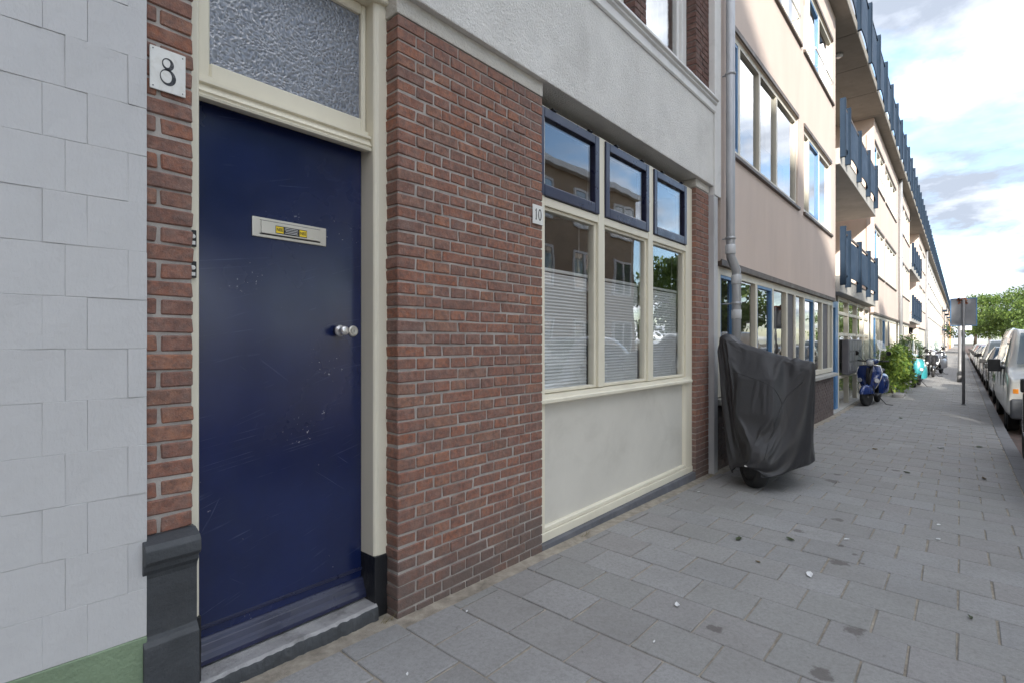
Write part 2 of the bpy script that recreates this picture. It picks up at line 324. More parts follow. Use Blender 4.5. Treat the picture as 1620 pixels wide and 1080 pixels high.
# ------------------------------------------------------------------ ground materials
STAINS = [(2.897, .37, .050), (2.452, .873, .040), (3.762, .573, .052), (4.737, .731, .045), (4.226, .901, .040), (6.10, .98, .075), (6.48, 1.0, .05), (2.411, .427, .05), (3.99, .52, .022), (3.85, .47, .022), (4.1, .62, .03), (7.2, .55, .05)]
def paver_mat(name, jointed=False):
    t = NT(name); p = t.pos(); oi = t.n('ShaderNodeObjectInfo').outputs['Random']; ri = t.n('ShaderNodeNewGeometry').outputs['Random Per Island']
    k = t.math('FRACT', t.math('ADD', oi, t.math('MULTIPLY', ri, 5.77)))
    c = t.ramp(k, (0.0, (0.285, 0.277, 0.27)), (0.2, (0.325, 0.318, 0.31)), (0.4, (0.298, 0.298, 0.287)), (0.6, (0.315, 0.301, 0.295)), (0.8, (0.305, 0.303, 0.303)), (1.0, (0.355, 0.349, 0.345)))
    c = t.mix(t.ramp(t.noise(p, 2.3, 6, 0.65), (0.4, 0.0), (0.72, 0.40)), c, (0.20, 0.192, 0.178))
    c = t.mix(t.ramp(t.noise(p, 9, 6, 0.7), (0.48, 0.0), (0.75, 0.38)), c, (0.36, 0.355, 0.35))
    c = t.mix(t.ramp(t.noise(p, 55, 5, 0.75), (0.36, 0.42), (0.56, 0.0)), c, (0.17, 0.165, 0.155))
    c = t.mix(t.ramp(t.noise(p, 80, 3, 0.7), (0.62, 0.0), (0.74, 0.4)), c, (0.46, 0.45, 0.43))
    n3 = t.noise(p, 300, 3, 0.7); c = t.mix(t.ramp(n3, (0.3, 0.35), (0.55, 0.0)), c, (0.15, 0.15, 0.15))
    c = t.mix(t.ramp(n3, (0.66, 0.0), (0.8, 0.35)), c, (0.42, 0.41, 0.40))
    c = t.mix(t.ramp(t.noise(p, 30, 3, 0.6, 0.5), (0.665, 0.0), (0.72, 0.30)), c, (0.10, 0.095, 0.09))     # old gum and drips
    if jointed:
        br = t.n('ShaderNodeTexBrick'); br.offset = 0.5
        for kk, vv in (('Scale', 1.0), ('Mortar Size', 0.006), ('Brick Width', 0.31), ('Row Height', 0.293), ('Mortar Smooth', 0.2)): br.inputs[kk].default_value = vv
        sw = t.n('ShaderNodeSeparateXYZ'); t.l(p, sw.inputs[0]); cb = t.n('ShaderNodeCombineXYZ'); t.l(sw.outputs['Y'], cb.inputs[0]); t.l(sw.outputs['X'], cb.inputs[1]); t.l(cb.outputs[0], br.inputs['Vector'])
        c = t.mix(br.outputs['Fac'], c, (0.18, 0.16, 0.135))
    wob = t.noise(p, 22, 4, 0.65)
    for (x, y, r) in STAINS if not jointed else ():      # oil and drink stains lying on the slabs
        d = t.n('ShaderNodeVectorMath', operation='DISTANCE'); t.l(t.pos((1, 1, 0)), d.inputs[0]); d.inputs[1].default_value = (x, y, 0)
        e_ = t.math('ADD', t.math('DIVIDE', d.outputs['Value'], r), t.math('MULTIPLY', t.math('SUBTRACT', wob, 0.5), 2.4))
        c = t.mix(t.ramp(e_, (0.66, 0.6), (1.05, 0.0)), c, (0.075, 0.058, 0.054))
    t.set(c, 0.82, 0, 0.35)
    b = t.bump(t.noise(p, 130, 5, 0.7), 0.35, 0.003); t.bump(n3, 0.3, 0.002, b)
    MAT[name] = t.m
paver_mat('paver'); paver_mat('paver_far', True)
pm('joint_sand', (0.36, 0.32, 0.265), 0.95, 0.3, 14, 0.8, 220, 0.005, spec=0.1, dirt=0.6, dcol=(0.10, 0.09, 0.075), ds=6)
def road_mat():
    t = NT('road_brick'); p = t.pos(); br = t.n('ShaderNodeTexBrick')
    for kk, vv in (('Scale', 1.0), ('Mortar Size', 0.006), ('Brick Width', 0.2), ('Row Height', 0.07)): br.inputs[kk].default_value = vv
    br.inputs['Color1'].default_value = (0.17, 0.115, 0.10, 1); br.inputs['Color2'].default_value = (0.115, 0.085, 0.08, 1); br.inputs['Mortar'].default_value = (0.12, 0.105, 0.09, 1)
    t.l(p, br.inputs['Vector']); c = t.mix(t.ramp(t.noise(p, 2, 6, .7), (.4, 0.0), (.75, .7)), br.outputs['Color'], (0.10, 0.09, 0.08))
    t.set(c, 0.85, 0, .3); t.bump(br.outputs['Fac'], -0.4, 0.01); MAT['road_brick'] = t.m
road_mat()
pm('soil', (0.13, 0.12, 0.10), 0.95, 0.3, 0.5, 0.5, 20, 0.01, spec=0.1)

# ------------------------------------------------------------------ the ground
g = MB(); g.add([(-500, -500, -0.9), (900, -500, -0.9), (900, 500, -0.9), (-500, 500, -0.9)], [(0, 1, 2, 3)])
tag(g.build('ground', MAT['soil']), kind='structure')
XS = [-8, -4, 0, 2, 4, 6, 8, 10, 12, 14, 18, 22, 27, 40, 70, 120, 200, 320]
def strip(y0, y1, off, x0=-99, x1=999, n=2):
    xs = sorted({max(x0, min(x1, x)) for x in XS} | ({x0} if x0 > -99 else set()) | ({x1} if x1 < 999 else set())); m = MB()
    m.grid([[(x, y0 + (y1 - y0) * k / n, zg(x, y0 + (y1 - y0) * k / n) + off) for k in range(n + 1)] for x in xs], smooth=False); return m
pavement = tag(strip(-0.46, 2.6, -0.007).build('pavement', MAT['joint_sand']), kind='structure')
FAR0 = 31.0
tag(strip(-0.44, 1.95, 0.0, FAR0 - 0.02).build('paving_beyond', MAT['paver_far'], pavement), kind='stuff')
road = MB(); road.grid([[(x, y, zg(x, -0.6) - 0.13 + (0.03 if -4 < y < -3 else 0)) for y in (-0.5, -2.2, -3.5, -5.0, -6.4)] for x in XS], smooth=False)
road = tag(road.build('road', MAT['road_brick']), kind='structure')
op = MB(); op.grid([[(x, y, zg(x, -0.6) - 0.02) for y in (-6.3, -8.0, -12.0)] for x in XS], smooth=False)
tag(op.build('opposite_pavement', MAT['paver_far']), kind='structure')
# kerb stones, one by one
kerb = tag(strip(-0.605, -0.455, -0.10).build('kerb', MAT['joint_sand']), kind='structure')
km = [None] * 3
for i in range(3):
    m = MB(); m.box(0.003, 0.993, -0.075, 0.075, -0.14, 0.004 + 0.002 * i); km[i] = m.mesh('kerb_stone', MAT['kerb'], 0.012, 2)
x = -1.6; i = 0
rest = MB()
while x < 110:
    if x < 34:
        o = link('kerb_stone', km[i % 3], kerb, (x, -0.53 + rnd.uniform(-.003, .003), zg(x, -0.53))); o.rotation_euler = (R(-0.86), math.atan2(zg(x, 0) - zg(x + 1, 0), 1), 0)
    else: rest.box(x + .004, x + .994, -.605, -.455, zg(x, -.53) - .14, zg(x, -.53) + .004)
    x += 0.997; i += 1
tag(rest.build('kerb_stones_beyond', MAT['kerb'], kerb), kind='stuff')
# pavers: half-bond rows across the street
PX, PY = 0.293, 0.31; X0, Y0 = 1.468, 1.725
pcache = {}
def paver_mesh(wid, var):
    k = (round(wid, 2), var)
    if k not in pcache:
        m = MB(); a = PX / 2 - 0.0038; b = wid / 2 - 0.0042; r2 = random.Random(var * 7 + int(wid * 100))
        j = lambda: r2.uniform(-.0022, .0022)
        m.add([(sx * a + j(), sy * b + j(), z) for z in (-0.04, 0.0) for sy in (-1, 1) for sx in (-1, 1)], [(0, 2, 3, 1), (4, 5, 7, 6), (0, 1, 5, 4), (2, 6, 7, 3), (0, 4, 6, 2), (1, 3, 7, 5)])
        pcache[k] = m.mesh('paver', MAT['paver'], 0.0035, 1)
    return pcache[k]
far = MB(); cand = []
k = -8
while X0 + k * PX < FAR0 - 0.1:
    xc = X0 + (k + 0.5) * PX; off = 0 if k % 2 == 0 else 0.147
    top = 1.93 if xc < 5.6 else 1.90
    if xc < 1.5: top = 1.99
    ys = [Y0 + off + q * -PY for q in range(-2, 9)]
    for q in range(len(ys) - 1):
        hi, lo = min(ys[q], top), max(ys[q + 1], -0.452)
        if hi - lo < 0.05: continue
        cand.append((xc, (hi + lo) / 2, hi - lo, k))
    k += 1
def vis(c):                                             # how large a paver shows from where the photographer stood
    d = c[0] * math.cos(VIEW_A) + c[1] * math.sin(VIEW_A); u = (c[0] * math.sin(VIEW_A) - c[1] * math.cos(VIEW_A)) / max(d, .05)
    return (1.0 / d ** 3 if d > 0.3 and abs(u) < 1.05 else 0) * c[2]
cand.sort(key=lambda c: -vis(c))
for n_, (xc, yc, wd, k) in enumerate(cand):
    sl = math.atan2(zg(xc - .1, 0) - zg(xc + .1, 0), 0.2)
    dz = rnd.uniform(-.0018, .0018); tx, ty = R(rnd.uniform(-.35, .35)), R(rnd.uniform(-.35, .35))
    if n_ < 300:
        o = link('paver', paver_mesh(wd, rnd.randrange(4)), pavement, (xc + rnd.uniform(-.0022, .0022), yc + rnd.uniform(-.0022, .0022), zg(xc, yc) + dz))
        o.rotation_euler = (R(0.86) + tx, sl + ty, R(rnd.uniform(-.25, .25)))
    else:
        M = Matrix.Translation((xc, yc, zg(xc, yc) + dz)) @ Matrix.Rotation(sl, 4, 'Y') @ Matrix.Rotation(R(.86), 4, 'X')
        a, b = PX / 2 - .0035, wd / 2 - .0035
        far.box(-a, a, -b, b, -0.03, 0, M)
tag(far.build('pavers_beyond', MAT['paver'], pavement, fixn=False), kind='stuff')
# ------------------------------------------------------------------ house with the blue door (bricks, door, shop window)
YA = 2.02                                              # its brick face
house = thing('brick_house', 'red brick house front with blue door, cream window frame and grey stucco fascia', 'house', (1.5, YA, 0), world=True)
wp = thing('tiled_house_front', 'white painted tile wall with green base at the left edge', 'house front', (0.485, 1.985, 0), world=True)

# --- bricks
def brick_mesh(l, h, d, var, mat):
    r2 = random.Random(var * 31 + int(l * 1000)); j = lambda s: r2.uniform(-s, s)
    m = MB(); vs = []
    for z in (-h / 2, h / 2):
        for y in (0, d):
            for x_ in (-l / 2, l / 2): vs.append((x_ + j(.0034), y + (j(.0026) if y == 0 else 0), z + j(.0028)))
    m.add(vs, [(0, 2, 3, 1), (4, 5, 7, 6), (0, 1, 5, 4), (2, 6, 7, 3), (0, 4, 6, 2), (1, 3, 7, 5)])
    return m.mesh('brick', mat, 0.0042, 1)
bcache = {}
def brick_of(l, h, d, mat):
    k = (round(l, 3), round(h, 3), round(d, 3), mat, rnd.randrange(6))
    if k not in bcache: bcache[k] = brick_mesh(l, h, d, k[4], MAT[mat])
    return bcache[k]
JO = 0.0095
def bricks(parent, x0, x1, z0, rows, ch, yf, patterns, m, matn='brick_red', limit=None, corner=0.10):
    """patterns: for each course a list of module widths; returns the list of placed bricks"""
    out = []
    for r in range(rows):
        pat = patterns[r % len(patterns)]; x_ = x0; tot = sum(pat); k = (x1 - x0) / tot
        for i, w_ in enumerate(pat):
            l = w_ * k; a_ = x_ + (JO / 2 if i else 0); b_ = x_ + l - (JO / 2 if i < len(pat) - 1 else 0)
            out.append(((a_ + b_) / 2, z0 + (r + .5) * ch, b_ - a_, i == 0)); x_ += l
    return out
def place(parent, lst, ch, yf, matn, n_single, depth_first, restname):
    cd = lambda b: abs(b[0] * math.cos(VIEW_A) + yf * math.sin(VIEW_A))
    lst = sorted(lst, key=lambda b: cd(b) + (0.9 if b[1] > 2.7 or b[1] < 0.05 else 0)); restm = MB()
    for i, (xc, zc, l, first) in enumerate(lst):
        d = 0.10 if first else 0.045
        jx, jy, jz = rnd.uniform(-.0015, .0015), rnd.uniform(-.0022, .0018), rnd.uniform(-.0012, .0012)
        if i < n_single:
            o = link('brick', brick_of(l, ch - JO, d, matn), parent, (xc + jx, yf + jy, zc + jz)); o.rotation_euler = (0, R(rnd.uniform(-.5, .5)), R(rnd.uniform(-.4, .4)))
        else: restm.box(xc - l / 2, xc + l / 2, yf + jy, yf + d, zc - (ch - JO) / 2 + jz, zc + (ch - JO) / 2 + jz)
    if restm.v: tag(restm.build(restname, MAT[matn], parent, 0.0025), kind='stuff')
CH = 2.91 / 48
PX0, PX1 = 1.496, 2.620
m = MB(); m.box(PX0 + .006, PX1 - .004, YA + .005, YA + .26, -0.10, 2.862)
pier = m.build('brick_pier', MAT['mortar'], house)
A_, B_, H_ = [1.5, 1, 2, 2, 2, 1.5], [1.5, 2, 2, 2, 1, 1.5], [1] * 10
place(pier, bricks(pier, PX0, PX1, -0.048, 48, CH, YA, [H_, A_, H_, B_], .1125), CH, YA, 'brick_red', 300, True, 'bricks_further')
m = MB(); m.box(0.40, 0.626, YA + .005, YA + .16, 0.62, 3.4)
strip_ = m.build('brick_pilaster', MAT['mortar'], house)
lst = []
for r in range(45):
    z = 0.66 + (r + .5) * CH
    if r % 2: lst += [((.425 + .6285) / 2, z, .6285 - .425, False)]
    else: lst += [((.425 + .523) / 2, z, .098 - .003, False), ((.534 + .6285) / 2, z, .0945, False)]
place(strip_, lst, CH, YA, 'brick_red', 300, False, 'bricks_further')
# right-hand pier
m = MB(); m.box(5.162, 5.50, YA + .005, YA + .2, -0.2, 2.868)
rp = m.build('brick_pier', MAT['mortar'], house)
place(rp, bricks(rp, 5.158, 5.503, -0.17, 50, CH, YA, [[1, 1, 1], [1.5, 1.5], [1, 1, 1], [1.5, 1, .5]], .11), CH, YA, 'brick_red', 0, True, 'bricks')
# bare brick backing that carries the house above and behind
m = MB(); m.box(0.40, 1.49, 2.34, 2.5, 2.93, 7.2); m.box(1.49, 5.52, 2.34, 2.5, 3.0, 3.75); m.box(0.2, 5.6, 8.4, 8.6, -.2, 8.5); m.box(0.40, 0.606, 2.18, 2.4, 0, 3.4); m.box(-.1, .4, 2.2, 2.4, 0, 7.2)
m.box(-.1, 5.72, 2.4, 8.4, 7.0, 7.2)
m.build('inner_wall', MAT['room_dark'], house)

# --- stucco fascia, band, cornice
m = MB(); m.box(1.49, 2.622, YA - .004, YA + .3, 2.864, 2.958); m.build('stucco_band', MAT['stucco_band'], house, 0.006, 2)
m = MB(); m.box(5.156, 5.505, YA - .004, YA + .3, 2.87, 2.951); m.build('stucco_band', MAT['stucco_band'], house, 0.006, 2)
m = MB(); m.box(1.478, 5.545, 1.982, 2.36, 2.952, 3.735)
fascia = m.build('stucco_fascia', MAT['stucco'], house, 0.008, 2)
m = MB(); m.box(0.3, 1.478, 1.99, 2.3, 3.14, 3.735); m.build('stucco_fascia', MAT['stucco'], house, 0.008, 2)
m = MB(); m.prism([(2.36, 3.722), (1.972, 3.722), (1.963, 3.735), (1.963, 3.80), (1.945, 3.815), (1.945, 3.832), (1.925, 3.842), (1.925, 3.862), (2.36, 3.89)], 0.3, 5.56, 'x')
m.build('cornice', MAT['white_paint'], house)
# cracked edge and post
m = MB(); m.box(5.548, 5.73, 1.968, 2.3, 2.86, 8.6); m.build('plaster_strip', MAT['white_paint'], house, 0.006, 2)
m = MB(); m.box(5.507, 5.645, 1.972, 2.25, -0.12, 2.852); m.box(5.507, 5.535, 1.962, 1.974, -.10, 2.845)
m.build('zinc_post', MAT['zinc_flat'], house, 0.004)
# --- first floor above the cornice: brick piers and windows
UB = 2.03
def upper_pier(x0, x1):
    m = MB(); m.box(x0 + .006, x1 - .004, UB + .005, UB + .2, 3.88, 7.0); p_ = m.build('brick_pier', MAT['mortar_dark'], house)
    n = max(2, round((x1 - x0) / .105)); pats = [[1] * n, [1.5] + [2] * ((n - 2) // 2) + [n - 1.5 - 2 * ((n - 2) // 2)]]
    place(p_, bricks(p_, x0, x1, 3.885, 50, CH, UB, pats, .11), CH, UB, 'brick_upper', 0, True, 'bricks')
upper_pier(3.88, 4.09); upper_pier(5.19, 5.54); upper_pier(2.4, 2.72)
def upper_window(x0, x1):
    m = MB(); y = UB + .10
    for a, b, z0, z1 in ((x0, x0 + .11, 3.86, 6), (x1 - .11, x1, 3.86, 6), (x0 + .11, x1 - .11, 3.86, 3.97), (x0 + .11, x1 - .11, 5.9, 6)): m.box(a, b, y, y + .1, z0, z1)
    f = m.build('window', MAT['white_paint'], house, 0.006)
    m = MB(); a, b, y = x0 + .11, x1 - .11, y + .03
    for p, q, z0, z1 in ((a, a + .06, 3.97, 5.9), (b - .06, b, 3.97, 5.9), (a + .06, b - .06, 3.97, 4.03), (a + .06, b - .06, 5.84, 5.9)): m.box(p, q, y, y + .05, z0, z1)
    m.build('sash', MAT['white_paint'], f, 0.004)
    m = MB(); m.box(a + .06, b - .06, y + .02, y + .026, 4.03, 5.84); m.build('pane', MAT['glass'], f)
    m = MB(); n = 60; m.grid([[(x0 + (x1 - x0) * k / n, y + .12 + .02 * math.sin(k * 1.1), z) for k in range(n + 1)] for z in (3.9, 6.2)]); m.build('curtain', MAT['curtain'], f)
upper_window(4.09, 5.19); upper_window(2.72, 3.88)

# --- door frame
frame = MB()
jy = 2.11
poly = [(1.503, jy), (1.452, jy), (1.444, jy + .006), (1.438, jy + .006), (1.430, jy + .014), (1.428, jy + .12), (1.428, jy + .2), (1.503, jy + .2)]
frame.prism(poly, 0.275, 3.12, 'z')
poly = [(0.60, jy), (0.672, jy), (0.680, jy + .008), (0.682, jy + .12), (0.682, jy + .2), (0.60, jy + .2)]
frame.prism(poly, 0.295, 3.12, 'z')
frame = frame.build('door_frame', MAT['cream'], house, 0.002)
m = MB(); m.box(0.682, 1.428, 2.16, 2.31, 2.26, 2.31); m.box(.682, 1.428, 2.20, 2.31, 2.232, 2.26)
m.prism([(2.16, 2.213), (2.135, 2.213), (2.132, 2.222), (2.139, 2.227), (2.139, 2.232), (2.132, 2.237), (2.142, 2.250), (2.150, 2.268), (2.135, 2.272), (2.135, 2.282), (2.16, 2.286)], 0.684, 1.4275, 'x')
m.build('transom', MAT['cream'], frame)
m = MB(); a, b = 0.684, 1.4265
for p, q, z0, z1 in ((a, a + .052, 2.286, 2.925), (b - .027, b, 2.286, 2.925), (a + .052, b - .027, 2.3101, 2.372), (a + .052, b - .027, 2.876, 2.925)): m.box(p, q, 2.175, 2.22, z0, z1)
fan = m.build('fanlight', MAT['cream'], house, 0.006)
m = MB(); m.box(.60, 1.503, 2.085, 2.31, 2.925, 3.13); m.box(.6, 1.503, 2.07, 2.085, 2.99, 3.13); m.build('frame_head', MAT['cream'], frame, 0.006)
# patterned glass of the fanlight
t = NT('ripple_glass'); v = t.co('Object', (1, 1, 1.0))
vo = t.n('ShaderNodeTexVoronoi', feature='SMOOTH_F1'); vo.inputs['Scale'].default_value = 78; vo.inputs['Smoothness'].default_value = 0.6
t.l(t.mix(0.06, v, t.n('ShaderNodeTexNoise').outputs['Color']), vo.inputs['Vector'])
t.set(t.mix(t.ramp(vo.outputs['Distance'], (0.1, 0.0), (0.6, 1.0)), (0.10, 0.115, 0.15), (0.24, 0.255, 0.29)), 0.10, 0, 1.0)
t.bump(vo.outputs['Distance'], 0.45, 0.012); MAT['ripple_glass'] = t.m
m = MB(); m.box(.72, 1.41, 2.196, 2.204, 2.36, 2.89); m.build('pane', MAT['ripple_glass'], fan)
# --- door leaf
def door_mat():
    t = NT('door_paint'); v = t.co()
    c = t.mix(t.ramp(t.noise(v, 2.2, 5, .6), (.35, 0.), (.7, 1.)), (0.0055, 0.0120, 0.056), (0.0082, 0.018, 0.084))
    c = t.mix(t.ramp(t.noise(v, 1.6, 6, .7, .8), (.55, 0.), (.8, .55)), c, (0.014, 0.024, 0.058))        # faded, chalky patches
    tot = None
    for i, (rot, sc_, th, amt) in enumerate(((14, (2.0, 1, 70), .665, .42), (-38, (3, 1, 85), .69, .4), (62, (4, 1, 80), .70, .35), (9, (1.2, 1, 120), .655, .40), (20, (2.6, 1, 150), .66, .3))):
        mpn = t.n('ShaderNodeMapping'); mpn.inputs['Rotation'].default_value = (0, R(rot), 0); mpn.inputs['Location'].default_value = (i * 3.1, 0, i * 1.7); t.l(v, mpn.inputs[0])
        mp2 = t.n('ShaderNodeMapping'); mp2.inputs['Scale'].default_value = sc_; t.l(mpn.outputs[0], mp2.inputs[0])
        f = t.ramp(t.noise(mp2.outputs[0], 1.0, 2, .5), (th, 0.), (th + .04, amt))
        msk = t.ramp(t.noise(v, 2.6 + i * .7, 3, .6), (.52, 0.), (.68, 1.)); f = t.math('MULTIPLY', f, msk)
        tot = f if tot is None else t.math('MAXIMUM', tot, f)
    c = t.mix(t.math('MULTIPLY', tot, .75), c, (0.14, 0.18, 0.31))
    chips = t.ramp(t.noise(v, 90, 2, .5), (.70, 0.), (.715, .9)); chips = t.math('MULTIPLY', chips, t.ramp(t.noise(v, 3.1, 3, .6), (.60, 0.), (.66, 1.)))
    c = t.mix(chips, c, (.55, .55, .58))
    t.set(c, t.ramp(t.noise(v, 3, 4, .5), (.3, .16), (.7, .30)), 0, .5, .35); t.b.inputs['Coat Roughness'].default_value = 0.15
    t.bump(t.noise(v, 5, 3, .5), .06, .01); MAT['door_paint'] = t.m
door_mat()
YD = 2.217
pm('satin_steel', (0.72, 0.71, 0.70), .32, .05, 20, 0, metal=.75)
m = MB(); m.box(.64, 1.4265, YD, YD + .045, .064, 2.232)
door = m.build('door', MAT['door_paint'], house, .003)
m = MB(); m.prism([(YD - .0005, .205), (YD - .007, .202), (YD - .007, .192), (YD - .0005, .188)], .684, 1.4255, 'x')
m.prism([(YD - .0005, .158), (YD - .006, .156), (YD - .013, .148), (YD - .017, .137), (YD - .020, .134), (YD - .026, .112), (YD - .033, .104), (YD - .040, .085), (YD - .041, .07), (YD - .037, .067), (YD - .0005, .067)], .684, 1.4265, 'x')
m.build('weather_bar', MAT['sash_blue'], door, 0)
# letter plate: seen about 0.30 wide
m = MB(); LX0, LX1, LZ0, LZ1 = .907, 1.236, 1.739, 1.821
m.box(LX0, LX1, YD - .007, YD - .0004, LZ0, LZ1); lp = m.build('letter_plate', MAT['alu'], door, .002, 2)
m = MB(); m.box(LX0 + .035, LX1 - .033, YD - .0125, YD - .0072, LZ0 + .017, LZ1 - .013); m.build('letter_flap', MAT['alu'], lp, .002, 2)
m = MB(); m.box(LX0 + .03, LX1 - .03, YD - .0082, YD - .0071, LZ0 + .0115, LZ0 + .0165); m.box(LX0 + .03, LX1 - .03, YD - .0082, YD - .0071, LZ1 - .0122, LZ1 - .0104); m.build('slot_gap', MAT['black_plastic'], lp)
sx0, sx1, sz0, sz1 = 1.0, 1.140, 1.762, 1.795; fy = YD - .0126
m = MB(); m.box(sx0, sx1, fy - .0006, fy - .0001, sz0, sz1); st = m.build('sticker', MAT['sticker_black'], lp)
def text_mesh(txt, size, name, mat, parent, loc, sx=1.0):
    cu = bpy.data.curves.new('t', 'FONT'); cu.body = txt; cu.size = size; cu.align_x = 'CENTER'; cu.align_y = 'CENTER'; cu.extrude = 0.0001; cu.offset = size * 0.02
    ob = bpy.data.objects.new('t', cu); C.objects.link(ob); dg = bpy.context.evaluated_depsgraph_get(); dg.update()
    me = bpy.data.meshes.new_from_object(ob.evaluated_get(dg)); bpy.data.objects.remove(ob); bpy.data.curves.remove(cu)
    me.transform(Matrix.Translation(loc) @ Matrix.Rotation(R(90), 4, 'X') @ Matrix.Diagonal((sx, 1, 1, 1))); me.materials.clear(); me.materials.append(mat); me.name = name
    return link(name, me, parent)
# the sticker's two words share one print, the plate keeps its depth (door > letter_plate is the limit)
for cxx in (1.018, 1.122):
    m = MB(); m.box(cxx - .016, cxx + .016, fy - .0012, fy - .0007, sz0 + .003, sz1 - .003); m.build('sticker_field', MAT['sticker_yellow'], lp)
    text_mesh('NEE', .0190, 'sticker_word', MAT['sticker_black'], lp, (cxx, fy - .00145, (sz0 + sz1) / 2), .82)
m = MB()
for i, (a, b) in enumerate(((1.040, 1.100), (1.044, 1.096), (1.040, 1.100), (1.042, 1.098))): m.box(a, b, fy - .0011, fy - .0007, sz0 + .006 + i * .007, sz0 + .0078 + i * .007)
m.build('sticker_lines', MAT['paper'], lp)
# knob and cylinder lock
m = MB(); KX, KZ = 1.293, 1.352
m.lathe([(.020, -.0003), (.020, -.012), (.018, -.020), (.024, -.026)], (KX, YD, KZ), (0, 1, 0), 24); m.build('knob_base', MAT['sash_blue'], door)
m = MB(); m.lathe([(.0255, -.026), (.0265, -.031), (.024, -.036), (.014, -.040), (.0125, -.050), (.016, -.056), (.0205, -.060), (.0215, -.068), (.0195, -.076), (.012, -.080), (.003, -.081)], (KX, YD, KZ), (0, 1, 0), 24); m.build('knob', MAT['satin_steel'], door)
m = MB(); m.lathe([(.026, -.0003), (.026, -.006), (.022, -.009), (.0135, -.0092), (.0125, -.006)], (1.378, YD, KZ), (0, 1, 0), 24); es = m.build('lock_rose', MAT['alu'], door)
m = MB(); m.lathe([(.011, -.0061), (.011, -.0105), (.0098, -.0115)], (1.378, YD, KZ), (0, 1, 0), 20); m.build('lock_cylinder', MAT['alu'], es)
m = MB(); m.box(1.3770, 1.3795, YD - .0125, YD - .0116, KZ - .006, KZ + .006); m.build('keyhole', MAT['black_plastic'], es)
# stone step, chipped along its front edge
n = 90; top_, front_ = [], []
for k in range(n + 1):
    x_ = .636 + (1.432 - .636) * k / n; e_ = .012 * noise.noise((x_ * 9, 3, 0)) + .007 * noise.noise((x_ * 40, 7, 0)); yf = 2.082 + e_; ze = .047 + .006 * noise.noise((x_ * 30, 0, 9))
    top_.append([(x_, 2.30, .058), (x_, yf + .03, .0575), (x_, yf + .016, .057 + .001 * noise.noise((x_ * 20, 0, 5))), (x_, yf + .004, ze)])
    front_.append([(x_, yf + .004, ze), (x_, yf + .001 + .003 * noise.noise((x_ * 60, 1, 1)), .038), (x_, yf - .002 + .003 * noise.noise((x_ * 50, 4, 1)), .015), (x_, yf - .004, -.06)])
m = MB(); m.grid(top_, smooth=False); stp = m.build('door_step', MAT['step_stone'], house)
m = MB(); m.grid(front_, smooth=False); m.build('step_edge', MAT['dark_stone'], stp)
m = MB(); m.box(1.4265, 1.4985, 2.104, 2.24, -.06, .277); m.build('jamb_plinth', MAT['black_plinth'], house, .004, 2)
m = MB(); m.box(.60, .6835, 2.104, 2.24, -.06, .297); m.build('jamb_plinth', MAT['black_plinth'], house, .004, 2)
# moulded dark base of the pilaster
m = MB(); m.prism([(2.2, .664), (2.005, .664), (1.962, .648), (1.950, .632), (1.950, .597), (1.958, .585), (1.972, .580), (1.974, .562), (1.988, .545), (1.992, .53), (1.992, .340), (1.980, .332), (1.968, .318), (1.966, -.1), (2.2, -.1)], .474, .634, 'x')
m.build('pilaster_base', MAT['dark_stone'], house, .004, 2)
# doorbells on the left jamb
for i, z in enumerate((1.675, 1.562)):
    m = MB(); m.box(.6375, .6655, jy - .012, jy - .0003, z - .030, z + .030); b_ = m.build('doorbell', MAT['black_plastic'], house, .002, 2)
    m = MB(); m.lathe([(.0085, -.0121), (.0085, -.016), (.006, -.018)], (.6525, jy, z + .006), (0, 1, 0), 16); m.build('button', MAT['plate_white'], b_)
    m = MB(); m.box(.642, .661, jy - .0135, jy - .0123, z - .023, z - .010); m.build('name_tag', MAT['plate_white'], b_)
# number plates
def ring(m, cx, cz, rx, rz, tx0, tx1, y, n=36, tilt=0):
    """ring in the wall plane with a thick right-hand stroke"""
    o = len(m.v)
    for k in range(n):
        a = 2 * math.pi * k / n; c_, s_ = math.cos(a), math.sin(a); th = tx0 + (tx1 - tx0) * (0.5 + 0.5 * math.cos(a + tilt))
        for rr in (1.0, 0.0):
            x_, z_ = (rx - th * (1 - rr)) * c_, (rz - th * (1 - rr)) * s_; m.v.append((cx + x_, y, cz + z_))
    for k in range(n):
        a = o + 2 * k; b = o + 2 * ((k + 1) % n); m.f.append((a, b, b + 1, a + 1)); m.sm.append(False)
m = MB(); m.box(.500, .604, YA - .009, YA - .004, 2.137, 2.279); n8 = m.build('number_plate', MAT['plate_white'], house, .0012)
m = MB(); ring(m, .5515, 2.231, .0175, .0205, .003, .0115, YA - .0096, tilt=.5); ring(m, .5515, 2.187, .0235, .0275, .0025, .0125, YA - .0096, tilt=0.3); m.build('numeral', MAT['ink'], n8, fixn=False)
m = MB()
for x_, z_ in ((.509, 2.270), (.595, 2.268), (.509, 2.147), (.595, 2.147)): m.lathe([(.002, 0), (.002, -.0015), (.001, -.002)], (x_, YA - .009, z_), (0, 1, 0), 10)
m.build('screws', MAT['metal_grey'], n8)
m = MB(); m.box(2.513, 2.619, YA - .009, YA - .004, 2.04, 2.160); n10 = m.build('number_plate', MAT['plate_white'], house, .0012)
m = MB(); y = YA - .0096; cx, cz = 2.545, 2.100
m.add([(cx - .007, y, cz - .034), (cx + .007, y, cz - .034), (cx + .007, y, cz - .028), (cx + .005, y, cz - .026), (cx + .005, y, cz + .036), (cx, y, cz + .036), (cx - .009, y, cz + .024), (cx - .009, y, cz + .020), (cx - .004, y, cz + .021), (cx - .004, y, cz - .026), (cx - .007, y, cz - .028)], [tuple(range(11))])
ring(m, 2.583, 2.101, .017, .037, .008, .009, y); m.build('numeral', MAT['ink'], n10, fixn=False)

